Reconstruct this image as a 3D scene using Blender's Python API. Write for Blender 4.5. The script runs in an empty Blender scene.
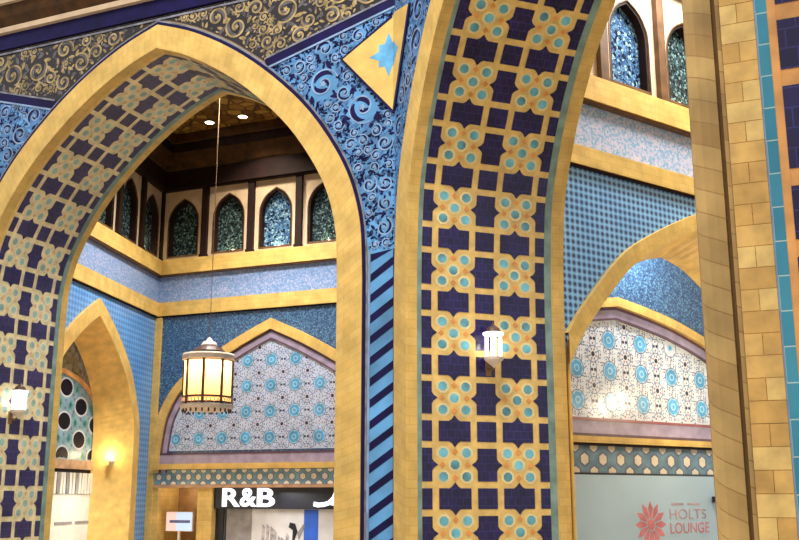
import bpy, bmesh, math, random
from mathutils import Vector, Matrix
from mathutils.geometry import tessellate_polygon
random.seed(7)
SC = bpy.context.scene
COL = SC.collection
R = math.radians
ZC = 2.6

# ------------------------------------------------------------------ materials
def srgb(c):
    f = lambda v: (v/255/12.92) if v/255 <= .04045 else ((v/255+.055)/1.055)**2.4
    return (f(c[0]), f(c[1]), f(c[2]), 1)

class NT:
    def __init__(s, name):
        s.m = bpy.data.materials.new(name); s.m.use_nodes = True
        s.t = s.m.node_tree; s.n = s.t.nodes; s.l = s.t.links
        s.b = s.n['Principled BSDF']
    def node(s, typ, **kw):
        n = s.n.new(typ)
        for k, v in kw.items(): setattr(n, k, v)
        return n
    def link(s, a, b): s.l.new(a, b)
    def uv(s, scale=(1, 1, 1), rot=0, src='UV'):
        tc = s.node('ShaderNodeTexCoord'); mp = s.node('ShaderNodeMapping')
        mp.inputs['Scale'].default_value = scale; mp.inputs['Rotation'].default_value = (0, 0, rot)
        s.link(tc.outputs[src], mp.inputs['Vector']); return mp.outputs['Vector']
    def ramp(s, fac, stops, const=False):
        r = s.node('ShaderNodeValToRGB')
        if const: r.color_ramp.interpolation = 'CONSTANT'
        e = r.color_ramp.elements
        while len(e) > 1: e.remove(e[-1])
        e[0].position = stops[0][0]; e[0].color = srgb(stops[0][1])
        for p, c in stops[1:]:
            q = e.new(p); q.color = srgb(c)
        s.link(fac, r.inputs['Fac']); return r.outputs['Color']
    def math(s, op, a, b=None):
        n = s.node('ShaderNodeMath', operation=op)
        for i, v in enumerate((a, b)):
            if v is None: continue
            if isinstance(v, (int, float)): n.inputs[i].default_value = v
            else: s.link(v, n.inputs[i])
        return n.outputs[0]
    def mix(s, fac, a, b, mode='MIX'):
        n = s.node('ShaderNodeMix', data_type='RGBA', blend_type=mode)
        for i, v in ((0, fac), (6, a), (7, b)):
            if isinstance(v, (int, float)): n.inputs[i].default_value = v
            elif isinstance(v, tuple): n.inputs[i].default_value = v
            else: s.link(v, n.inputs[i])
        return n.outputs[2]
    def bump(s, h, dist=.01, strength=.5):
        n = s.node('ShaderNodeBump'); n.inputs['Distance'].default_value = dist; n.inputs['Strength'].default_value = strength
        s.link(h, n.inputs['Height']); s.link(n.outputs['Normal'], s.b.inputs['Normal'])
    def base(s, c, rough=.5, metal=0, spec=.5):
        if isinstance(c, tuple): s.b.inputs['Base Color'].default_value = c
        else: s.link(c, s.b.inputs['Base Color'])
        s.b.inputs['Roughness'].default_value = rough; s.b.inputs['Metallic'].default_value = metal
        s.b.inputs['Specular IOR Level'].default_value = spec
        return s.m

def plain(name, c, rough=.5, var=.12, scale=3., metal=0, spec=.5):
    t = NT(name)
    n = t.node('ShaderNodeTexNoise'); n.inputs['Scale'].default_value = scale; n.inputs['Detail'].default_value = 4
    t.link(t.uv(src='Object'), n.inputs['Vector'])
    lo = tuple(max(0, v*(1-var)) for v in c); hi = tuple(min(255, v*(1+var)) for v in c)
    return t.base(t.ramp(n.outputs['Fac'], [(.3, lo), (.7, hi)]), rough, metal, spec)

def brick(name, c1, c2, mortar, w=.25, h=.16, rough=.5, msize=.008, squash=1.0, freq=2, rot=0, spec=.4, var=.15):
    t = NT(name)
    b = t.node('ShaderNodeTexBrick'); b.squash = squash; b.squash_frequency = freq
    b.inputs['Scale'].default_value = 1; b.inputs['Brick Width'].default_value = w; b.inputs['Row Height'].default_value = h
    b.inputs['Mortar Size'].default_value = msize; b.inputs['Mortar Smooth'].default_value = .2; b.inputs['Bias'].default_value = 0
    b.inputs['Color1'].default_value = srgb(c1); b.inputs['Color2'].default_value = srgb(c2); b.inputs['Mortar'].default_value = srgb(mortar)
    t.link(t.uv(rot=rot), b.inputs['Vector'])
    n = t.node('ShaderNodeTexNoise'); n.inputs['Scale'].default_value = 2.2; n.inputs['Detail'].default_value = 5
    t.link(t.uv(src='Object'), n.inputs['Vector'])
    g = t.ramp(n.outputs['Fac'], [(.3, (255*(1-var),)*3), (.7, (255, 255, 255))])
    col = t.mix(1.0, b.outputs['Color'], g, 'MULTIPLY')
    inv = t.math('SUBTRACT', 1.0, b.outputs['Fac'])
    t.bump(inv, .004, .3)
    return t.base(col, rough, 0, spec)

def mosaic(name, stops, scale=10, rough=.35, const=True, spec=.5, edge=None, ew=.08):
    t = NT(name)
    v = t.node('ShaderNodeTexVoronoi'); v.inputs['Scale'].default_value = scale
    vec = t.uv(); t.link(vec, v.inputs['Vector'])
    sep = t.node('ShaderNodeSeparateColor'); t.link(v.outputs['Color'], sep.inputs[0])
    col = t.ramp(sep.outputs[0], stops, const)
    if edge:
        e = t.node('ShaderNodeTexVoronoi', feature='DISTANCE_TO_EDGE'); e.inputs['Scale'].default_value = scale
        t.link(vec, e.inputs['Vector'])
        f = t.math('LESS_THAN', e.outputs['Distance'], ew)
        col = t.mix(f, col, srgb(edge))
    return t.base(col, rough, 0, spec)

def lattice(name, base, dark, light, p=.17, rough=.3, thr=.25):
    """rows of small dark lozenges on glazed blue, period p metres"""
    t = NT(name)
    sx = t.node('ShaderNodeSeparateXYZ'); t.link(t.uv(), sx.inputs[0])
    k = 2*math.pi/p
    a = t.math('SINE', t.math('MULTIPLY', t.math('ADD', sx.outputs[0], sx.outputs[1]), k*.5))
    b = t.math('SINE', t.math('MULTIPLY', t.math('SUBTRACT', sx.outputs[0], sx.outputs[1]), k*.5))
    m = t.math('MULTIPLY', a, b)
    n = t.node('ShaderNodeTexNoise'); n.inputs['Scale'].default_value = 1.2; n.inputs['Detail'].default_value = 3
    t.link(t.uv(src='Object'), n.inputs['Vector'])
    col = t.ramp(n.outputs['Fac'], [(.35, base), (.65, light)])
    col = t.mix(t.math('GREATER_THAN', m, thr), col, srgb(dark))
    col = t.mix(t.math('LESS_THAN', m, -.75), col, srgb(tuple(min(255, v+25) for v in light)))
    return t.base(col, rough, 0, .5)

def glow(name, c, strength):
    t = NT(name); t.base(srgb(c), .4)
    t.b.inputs['Emission Color'].default_value = srgb(c); t.b.inputs['Emission Strength'].default_value = strength
    return t.m

M = {}
M['gold'] = brick('gold_brick', (232, 196, 114), (224, 185, 102), (206, 166, 90), .34, .17, .5, .005)
M['goldc'] = brick('gold_brick_near', (222, 178, 92), (200, 150, 66), (150, 108, 48), .25, .155, .45, .006, squash=.5, freq=2, var=.22)
M['gold_plain'] = plain('gold_render', (232, 194, 110), .5, .08)
M['kite'] = plain('kite_yellow_glaze', (214, 178, 98), .45, .06)
M['gold_pale'] = plain('gold_grout', (222, 188, 112), .3, .08, 5)
M['rope'] = brick('rope_moulding', (212, 178, 112), (182, 144, 84), (176, 138, 80), 6., .17, .55, .006, rot=.42, var=.2)
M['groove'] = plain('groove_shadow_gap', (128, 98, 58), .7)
M['cream_grout'] = plain('cream_grout', (226, 212, 168), .3, .1, 5)  # grout paled: glare on the wide arch soffit put into the colour
M['navy_a'] = brick('soft_navy_glaze', (62, 52, 104), (52, 44, 92), (84, 78, 130), .16, .16, .38, .006, var=.25, spec=.8)  # navy lightened to paint in the haze of reflected light
M['navy'] = brick('navy_glaze', (40, 30, 92), (30, 24, 74), (62, 58, 128), .16, .16, .22, .006, var=.3)
M['navy_p'] = plain('navy_paint', (22, 18, 66), .45, .2, spec=.15)
M['halo'] = plain('pale_cream_glaze', (226, 208, 152), .3, .08)
M['halo_a'] = plain('pale_ivory_glaze', (224, 216, 184), .3, .06)  # paler halo, washed out to match the painted soffit glare
M['turq_a'] = plain('pale_sage_glaze', (150, 184, 176), .3, .15)  # turquoise dots faded as if under glare
M['orange_a'] = plain('pale_apricot_glaze', (212, 178, 136), .3, .1)  # orange dots faded the same way, reflection painted in
M['turq'] = plain('turquoise_glaze', (96, 166, 184), .2, .25, 2.5)
M['turqc'] = brick('turquoise_strip_glaze', (70, 160, 190), (58, 146, 180), (190, 220, 215), .3, .26, .25, .005, var=.12)
M['teal'] = plain('grey_teal_glaze', (120, 148, 140), .4, .15)
M['orange'] = plain('orange_glaze', (216, 146, 74), .3, .15)
M['orange_s'] = plain('orange_grout_strip', (222, 160, 92), .4, .15)
M['blue'] = plain('sky_blue_glaze', (82, 142, 194), .3, .22, .9)
M['blue2'] = plain('deep_blue_glaze', (70, 114, 168), .3, .2)
M['black'] = plain('black_glaze', (30, 24, 32), .3, .25)
M['vine'] = plain('cream_vine_glaze', (128, 156, 194), .35, .15)
M['vineg'] = plain('gold_vine_glaze', (150, 130, 88), .35, .3, 4)
M['vined'] = plain('dusky_leaf_glaze', (84, 80, 84), .35, .3, 4)
M['vineb'] = plain('grey_blue_vine_glaze', (116, 118, 132), .35, .25, 4)
M['pink'] = plain('pink_blossom_glaze', (190, 150, 150), .35)
M['cream'] = plain('cream_plaster', (206, 182, 152), .6, .05)
M['wood'] = plain('dark_timber', (32, 14, 11), .7, .25, spec=.25)
M['woodm'] = plain('brown_timber', (66, 42, 16), .7, .25, spec=.25)
M['bronze'] = plain('bronze_trim', (96, 68, 42), .5, .2)
M['frieze'] = mosaic('lavender_mosaic', [(0, (122, 152, 196)), (.3, (146, 162, 204)), (.6, (104, 142, 188)), (.85, (170, 176, 206))], 19)
M['friezew'] = mosaic('pale_mosaic', [(0, (142, 172, 202)), (.3, (182, 184, 208)), (.6, (122, 164, 198)), (.75, (196, 194, 208))], 19)
M['lat'] = lattice('blue_lozenge_tile', (112, 166, 214), (58, 80, 124), (128, 180, 222), .155, thr=.22)
M['latside'] = lattice('soft_blue_lozenge_tile', (84, 140, 206), (66, 112, 178), (106, 162, 222), .2, thr=.5)
M['latdark'] = mosaic('dark_blue_mosaic', [(0, (56, 84, 124)), (.3, (70, 104, 146)), (.55, (46, 66, 102)), (.8, (92, 138, 168)), (.93, (104, 152, 176))], 26)
M['olive'] = mosaic('olive_mosaic', [(0, (128, 120, 92)), (.4, (90, 84, 64)), (.7, (150, 146, 118))], 7)
M['mauve'] = plain('mauve_glaze', (158, 146, 172), .4, .1)
M['mauved'] = plain('dark_mauve_glaze', (92, 68, 80), .4, .1)
M['white'] = plain('white_glaze', (214, 220, 228), .2, .04)
M['lav'] = plain('lavender_glaze', (188, 200, 224), .3, .05)
M['whitew'] = plain('warm_white_glaze', (236, 228, 206), .35, .05)
M['fblue'] = plain('rosette_blue_glaze', (90, 160, 208), .25, .15)
M['fblue2'] = plain('rosette_pale_glaze', (150, 200, 224), .3, .1)
M['ink'] = plain('ink_glaze', (50, 52, 66), .3)
M['line'] = plain('blue_line_glaze', (104, 112, 150), .35)
M['rust'] = plain('rust_dot_glaze', (150, 86, 90), .35)
M['tealb'] = plain('band_teal_glaze', (116, 158, 172), .35, .15)
M['tealb2'] = plain('band_blue_grey_glaze', (112, 146, 168), .35, .15)
M['iceblue'] = plain('ice_blue_glaze', (124, 164, 180), .35, .12)
M['green'] = plain('green_star_glaze', (70, 160, 160), .3)
M['pane'] = mosaic('stained_glass', [(0, (58, 80, 84)), (.35, (40, 52, 54)), (.6, (104, 132, 136)), (.85, (26, 32, 36))], 15, .2, edge=(20, 22, 26), ew=.05)
M['paneb'] = mosaic('stained_glass_blue', [(0, (92, 134, 172)), (.35, (140, 176, 198)), (.6, (60, 96, 140)), (.85, (26, 36, 56))], 13, .2, edge=(28, 32, 48), ew=.06)
M['ceil'] = mosaic('gilded_lattice', [(0, (150, 110, 44)), (.4, (112, 76, 26)), (.7, (176, 138, 60))], 2.2, .5, edge=(70, 40, 14), ew=.07)
M['hoard'] = plain('pale_blue_board', (186, 216, 238), .5, .03, .6)
M['red'] = plain('faded_red_print', (212, 132, 142), .5)
M['redg'] = plain('faded_grey_print', (190, 160, 172), .5)
M['char'] = plain('charcoal_fascia', (30, 32, 42), .4)
M['grey'] = plain('grey_panel', (150, 146, 146), .5)
M['poster'] = plain('white_poster', (228, 226, 226), .5, .03)
M['pblue'] = plain('cobalt_banner', (50, 104, 214), .45, .05)
M['print'] = plain('grey_print', (168, 162, 164), .5, .25, 6)
M['shopw'] = plain('white_shop_panel', (238, 234, 220), .5, .03)
M['brownw'] = plain('brown_recess_wall', (160, 122, 78), .6, .1)
M['chain'] = plain('brass_chain', (120, 92, 58), .6, .1)
M['metal'] = plain('pale_lantern_metal', (230, 212, 192), .45, .08)
M['metald'] = plain('dark_lantern_metal', (74, 48, 40), .5, .15)
M['lampw'] = glow('white_lamp_glow', (255, 250, 244), .9)
M['lampt'] = glow('sign_letter_glow', (244, 248, 255), .9)
M['downl'] = glow('downlight_glow', (255, 244, 226), 6)
M['sconce'] = glow('sconce_glow', (255, 226, 160), 4)
M['lightb'] = glow('lightbox_glow', (190, 214, 244), .5)
M['lightp'] = glow('lightbox_pink_glow', (240, 200, 190), .5)
M['floor'] = brick('stone_floor', (196, 178, 150), (186, 166, 138), (140, 124, 104), .8, .8, .25)
M['back'] = plain('concrete_core', (170, 150, 120), .8)
def make_pane():
    t = NT('lantern_glass'); t.n.remove(t.b)
    a = t.node('ShaderNodeBsdfTranslucent'); a.inputs[0].default_value = srgb((255, 212, 150))
    e = t.node('ShaderNodeEmission'); e.inputs[0].default_value = srgb((255, 200, 120)); e.inputs[1].default_value = .22
    s = t.node('ShaderNodeAddShader'); t.link(a.outputs[0], s.inputs[0]); t.link(e.outputs[0], s.inputs[1])
    t.link(s.outputs[0], t.n['Material Output'].inputs['Surface']); return t.m
M['lglass'] = make_pane()

# ------------------------------------------------------------------ mesh building
class MB:
    def __init__(s): s.v = []; s.f = []; s.m = []; s.u = []; s.mats = []
    def mi(s, k):
        if k not in s.mats: s.mats.append(k)
        return s.mats.index(k)
    def face(s, pts, k, uv=None):
        i = len(s.v); s.v += [tuple(p) for p in pts]; s.f.append(tuple(range(i, i+len(pts)))); s.m.append(s.mi(k))
        s.u.append(uv or [(p[0]+p[1], p[2]) for p in pts])
    def build(s, name, parent=None, smooth=False):
        me = bpy.data.meshes.new(name); me.from_pydata(s.v, [], s.f)
        for k in s.mats: me.materials.append(M[k])
        me.polygons.foreach_set('material_index', s.m)
        l = me.uv_layers.new(name='UVMap'); fl = [c for f in s.u for p in f for c in p]
        l.data.foreach_set('uv', fl)
        if smooth:
            b = bmesh.new(); b.from_mesh(me); bmesh.ops.remove_doubles(b, verts=b.verts, dist=1e-5); b.to_mesh(me); b.free()
            me.polygons.foreach_set('use_smooth', [True]*len(me.polygons))
        me.update()
        o = bpy.data.objects.new(name, me); COL.objects.link(o)
        if parent: o.parent = parent; o.matrix_parent_inverse = parent.matrix_world.inverted()
        return o

def tag(o, label, cat, group=None, kind=None):
    o['label'] = label; o['category'] = cat
    if group: o['group'] = group
    if kind: o['kind'] = kind
    return o
def thing(name, label, cat, loc, group=None, kind=None):
    o = bpy.data.objects.new(name, None); o.location = loc; o.empty_display_size = .2; COL.objects.link(o)
    bpy.context.view_layer.update()
    return tag(o, label, cat, group, kind)

class Fr:
    """vertical wall frame: u along the wall, z up, d away behind the wall surface"""
    def __init__(s, O, a):
        s.O = Vector((O[0], O[1], 0)); s.a = a
        s.u = Vector((math.sin(R(a)), math.cos(R(a)), 0)); s.n = Vector((math.sin(R(a-90)), math.cos(R(a-90)), 0))
    def p(s, u, z, d=0): return s.O + s.u*u + s.n*d + Vector((0, 0, z))
    def sub(s, u, d): return Fr(s.p(u, 0, d), s.a)

def poly(mb, fr, pts, k, d=0, holes=()):
    """filled planar polygon in the wall frame"""
    loops = [[Vector((a, b, 0)) for a, b in pts]] + [[Vector((a, b, 0)) for a, b in h] for h in holes]
    flat = [p for l in loops for p in l]
    for t in tessellate_polygon(loops):
        q = [flat[i] for i in t]
        # wind so the normal looks to the viewer (towards -n)
        ar = (q[1].x-q[0].x)*(q[2].y-q[0].y)-(q[1].y-q[0].y)*(q[2].x-q[0].x)
        if ar < 0: q = q[::-1]
        mb.face([fr.p(v.x, v.y, d) for v in q], k, [(v.x, v.y) for v in q])
def wallring(mb, fr, pts, k, d0, d1, flip=False, closed=True):
    """side surface of an extruded outline"""
    n = len(pts); s = 0
    for i in range(n if closed else n-1):
        a, b = pts[i], pts[(i+1) % n]; L = math.hypot(b[0]-a[0], b[1]-a[1])
        q = [fr.p(a[0], a[1], d0), fr.p(b[0], b[1], d0), fr.p(b[0], b[1], d1), fr.p(a[0], a[1], d1)]
        uv = [(d0, s), (d0, s+L), (d1, s+L), (d1, s)]
        if flip: q = q[::-1]; uv = uv[::-1]
        mb.face(q, k, uv); s += L
def slab(mb, fr, pts, k, d0, d1, ks=None, holes=()):
    poly(mb, fr, pts, k, d0, holes)
    poly(mb, fr, pts, k, d1, holes)
    wallring(mb, fr, pts, ks or k, d0, d1)
    for h in holes: wallring(mb, fr, h, ks or k, d0, d1)
def box(mb, fr, u0, u1, z0, z1, d0, d1, k):
    P = fr.p
    for q, uv in (
        ([P(u0, z0, d0), P(u1, z0, d0), P(u1, z1, d0), P(u0, z1, d0)], [(u0, z0), (u1, z0), (u1, z1), (u0, z1)]),
        ([P(u1, z0, d1), P(u0, z0, d1), P(u0, z1, d1), P(u1, z1, d1)], [(u1, z0), (u0, z0), (u0, z1), (u1, z1)]),
        ([P(u0, z1, d0), P(u1, z1, d0), P(u1, z1, d1), P(u0, z1, d1)], [(u0, d0), (u1, d0), (u1, d1), (u0, d1)]),
        ([P(u0, z0, d1), P(u1, z0, d1), P(u1, z0, d0), P(u0, z0, d0)], [(u0, d1), (u1, d1), (u1, d0), (u0, d0)]),
        ([P(u0, z0, d1), P(u0, z0, d0), P(u0, z1, d0), P(u0, z1, d1)], [(d1, z0), (d0, z0), (d0, z1), (d1, z1)]),
        ([P(u1, z0, d0), P(u1, z0, d1), P(u1, z1, d1), P(u1, z1, d0)], [(d0, z0), (d1, z0), (d1, z1), (d0, z1)])):
        mb.face(q, k, uv)
def lathe(mb, c, prof, k, n=16, k2=None):
    for i in range(len(prof)-1):
        (r0, z0), (r1, z1) = prof[i], prof[i+1]
        for j in range(n):
            a, b = 2*math.pi*j/n, 2*math.pi*(j+1)/n
            P = lambda r, z, t: Vector((c[0]+r*math.cos(t), c[1]+r*math.sin(t), c[2]+z))
            q = [P(r0, z0, a), P(r0, z0, b), P(r1, z1, b), P(r1, z1, a)]
            if r0 < 1e-6: q = q[1:] if False else [q[0], q[2], q[3]]
            elif r1 < 1e-6: q = q[:3]
            mb.face(q, k)
def tube(mb, pts, r, k, n=8):
    pts = [Vector(p) for p in pts]; rings = []
    for i, p in enumerate(pts):
        t = (pts[min(i+1, len(pts)-1)]-pts[max(i-1, 0)]).normalized()
        a = t.orthogonal().normalized() if abs(t.z) < .99 else Vector((1, 0, 0)); b = t.cross(a).normalized()
        rr = r[i] if isinstance(r, list) else r
        rings.append([p+a*rr*math.cos(2*math.pi*j/n)+b*rr*math.sin(2*math.pi*j/n) for j in range(n)])
    for i in range(len(rings)-1):
        for j in range(n):
            mb.face([rings[i][j], rings[i][(j+1) % n], rings[i+1][(j+1) % n], rings[i+1][j]], k)
    mb.face(rings[0][::-1], k); mb.face(rings[-1], k)

# ------------------------------------------------------------------ curves
def smooth(pts, n=14):
    P = [pts[0]]+list(pts)+[pts[-1]]; out = []
    for i in range(1, len(P)-2):
        p0, p1, p2, p3 = P[i-1], P[i], P[i+1], P[i+2]
        for k in range(n):
            t = k/n
            out.append(tuple(.5*((2*p1[j])+(-p0[j]+p2[j])*t+(2*p0[j]-5*p1[j]+4*p2[j]-p3[j])*t*t+(-p0[j]+3*p1[j]-3*p2[j]+p3[j])*t**3) for j in (0, 1)))
    out.append(tuple(pts[-1])); return out
def length(p): return sum(math.dist(p[i], p[i+1]) for i in range(len(p)-1))
def resample(p, n):
    L = length(p); out = [p[0]]; i = 0; acc = 0
    for k in range(1, n-1):
        t = L*k/(n-1)
        while i < len(p)-2 and acc+math.dist(p[i], p[i+1]) < t: acc += math.dist(p[i], p[i+1]); i += 1
        s = math.dist(p[i], p[i+1]); f = (t-acc)/s if s else 0
        out.append((p[i][0]+(p[i+1][0]-p[i][0])*f, p[i][1]+(p[i+1][1]-p[i][1])*f))
    out.append(p[-1]); return out
def offset(half, t):
    """half profile (from floor at +w to apex at w=0) moved inwards by t"""
    o = []
    for i in range(len(half)):
        a, b = half[max(i-1, 0)], half[min(i+1, len(half)-1)]
        dx, dz = b[0]-a[0], b[1]-a[1]; L = math.hypot(dx, dz)
        nx, nz = -dz/L, dx/L      # rising towards apex: left normal points inward
        o.append((half[i][0]+nx*t, half[i][1]+nz*t))
    r = []
    for p in o:
        if p[0] > 0: r.append(p)
        else: break
    if len(r) == len(o) or t < 0:
        a, b = o[-2], o[-1]
        r = [p for p in o if p[0] > 0]
    a, b = r[-2], r[-1]
    z = b[1]+(b[1]-a[1])*(b[0]/(a[0]-b[0])) if a[0] != b[0] else b[1]
    r.append((0, z)); return r
class Arch:
    def __init__(s, c, half, N=60, bottom=0):
        """half: control points from spring (widest) to apex; straight jamb added to the floor"""
        h = smooth(half); h = [(half[0][0], bottom)] + [(half[0][0], bottom+(half[0][1]-bottom)*k/12) for k in range(1, 12)] + h
        s.c = c; s.raw = h; s.N = N
        s.half = resample(h, N)
    def inner(s, t):
        a = Arch.__new__(Arch); a.c = s.c; a.N = s.N; a.raw = offset(s.raw, t); a.half = resample(a.raw, s.N); return a
    def full(s):
        """left floor -> apex -> right floor, (u,z)"""
        return [(s.c-w, z) for w, z in s.half] + [(s.c+w, z) for w, z in s.half[::-1][1:]]
UMIN = -1e9
def cl(f): return [(max(p[0], UMIN), p[1]) for p in f]
def band(mb, fr, A, B, d, k, part='both'):
    """flat strip between two arches"""
    f, g = cl(A.full()), cl(B.full()); s = 0; t = math.dist(f[len(f)//4], g[len(g)//4])
    for i in range(len(f)-1):
        L = math.dist(g[i], g[i+1])
        if max(f[i][0], f[i+1][0], g[i][0], g[i+1][0]) <= UMIN+1e-6: continue
        q = [fr.p(*f[i], d), fr.p(*g[i], d), fr.p(*g[i+1], d), fr.p(*f[i+1], d)]
        mb.face(q, k, [(0, s), (t, s), (t, s+L), (0, s+L)]); s += L
def reveal(mb, fr, A, d0, d1, k, B=None):
    f = cl(A.full()); g = cl((B or A).full()); s = 0
    for i in range(len(f)-1):
        L = math.dist(f[i], f[i+1])
        if max(f[i][0], f[i+1][0], g[i][0], g[i+1][0]) <= UMIN+1e-6: continue
        q = [fr.p(*f[i], d0), fr.p(*f[i+1], d0), fr.p(*g[i+1], d1), fr.p(*g[i], d1)][::-1]
        mb.face(q, k, [(d0, s), (d0, s+L), (d1, s+L), (d1, s)][::-1]); s += L
def outline(arch, u0, u1, z1, z0=0):
    """wall outline with the arch cut out from below"""
    f = arch.full()
    return [(u0, z0)] + f + [(u1, z0), (u1, z1), (u0, z1)]

# star tile soffit: maps (s along curve, d depth) on the arch intrados
def soffit_tiles(mb, fr, path, d0, hd, hz, zrow, off, kf='turq', smax=None, ncol=4, kground='gold_pale', kn='navy'):
    """path: list of (u,z) from floor upwards; zrow: height of a row of small squares; off: lift off the ground surface"""
    S = [0]
    for i in range(len(path)-1): S.append(S[-1]+math.dist(path[i], path[i+1]))
    Ltot = S[-1]
    def at(s, d, lift):
        s = min(max(s, 0), Ltot)
        i = 0
        lo, hi = 0, len(S)-2
        while lo < hi:
            m = (lo+hi+1)//2
            if S[m] <= s: lo = m
            else: hi = m-1
        i = lo; f = (s-S[i])/max(S[i+1]-S[i], 1e-9)
        a, b = path[i], path[i+1]
        u = a[0]+(b[0]-a[0])*f; z = a[1]+(b[1]-a[1])*f
        dx, dz = b[0]-a[0], b[1]-a[1]; L = math.hypot(dx, dz)
        return fr.p(u+dz/L*lift*off[0], z-dx/L*lift*off[0], d)
    def tile(pts, k, lift):
        q = [at(s, d, lift) for d, s in pts]
        mb.face(q, k, [(d, s) for d, s in pts])
    width = hd*ncol
    # ground
    n = int(Ltot/.12)
    for i in range(n):
        a, b = Ltot*i/n, Ltot*(i+1)/n
        tile([(d0, a), (d0+width, a), (d0+width, b), (d0, b)], kground, .0)
    s0 = zrow if True else 0
    # s equals z on the straight jamb
    j0 = -int(zrow/hz)-1
    j = j0
    fx = hd/.62; fz = hz/.62
    while True:
        sc = zrow+(j)*hz
        if sc > Ltot-.2: break
        if sc > .3:
            for i in range(ncol+1):
                cx = d0+i*hd
                lo = cx if i == 0 else -1e9; hi = cx if i == ncol else 1e9
                odd_r = (j % 2 == 0)          # row of small squares at zrow
                odd_c = i % 2 == 1
                def T(pts, k, lift=1.):
                    w = []
                    for a, b in pts:
                        w.append((min(max(cx+a*fx, d0), d0+width), sc+b*fz))
                    # drop degenerate
                    w2 = [p for n_, p in enumerate(w) if math.dist(p, w[n_-1]) > 1e-5]
                    if len(w2) >= 3:
                        ar = sum(w2[n_-1][0]*w2[n_][1]-w2[n_][0]*w2[n_-1][1] for n_ in range(len(w2)))
                        if abs(ar) > 1e-4: tile(w2, k, lift)
                if odd_r and not odd_c:
                    T([(-.19, -.19), (.19, -.19), (.19, .19), (-.19, .19)], kn)
                elif odd_r and odd_c:
                    a, b = .305, .19
                    T([(-a, -b), (-.11, -b), (-.06, -b-.03), (0, -b-.11), (.06, -b-.03), (.11, -b), (a, -b), (a, b), (.11, b), (.06, b+.03), (0, b+.11), (-.06, b+.03), (-.11, b), (-a, b)], kn)
                elif not odd_r and not odd_c:
                    a, b = .305, .19
                    T([(y, x) for x, y in [(-a, -b), (-.11, -b), (-.06, -b-.03), (0, -b-.11), (.06, -b-.03), (.11, -b), (a, -b), (a, b), (.11, b), (.06, b+.03), (0, b+.11), (-.06, b+.03), (-.11, b), (-a, b)]][::-1], kn)
                else:
                    for qx, qz in ((0, 0), (-.22, -.22), (.22, -.22), (.22, .22), (-.22, .22)):
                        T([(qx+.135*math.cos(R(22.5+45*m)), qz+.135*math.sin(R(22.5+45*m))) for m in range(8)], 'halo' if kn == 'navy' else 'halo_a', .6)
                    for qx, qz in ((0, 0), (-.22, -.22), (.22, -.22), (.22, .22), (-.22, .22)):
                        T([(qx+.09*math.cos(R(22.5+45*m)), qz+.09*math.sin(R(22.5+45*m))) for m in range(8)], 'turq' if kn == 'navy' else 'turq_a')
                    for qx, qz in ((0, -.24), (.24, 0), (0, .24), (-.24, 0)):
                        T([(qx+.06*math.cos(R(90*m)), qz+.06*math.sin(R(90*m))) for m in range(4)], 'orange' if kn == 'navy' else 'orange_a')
        j += 1

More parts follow.
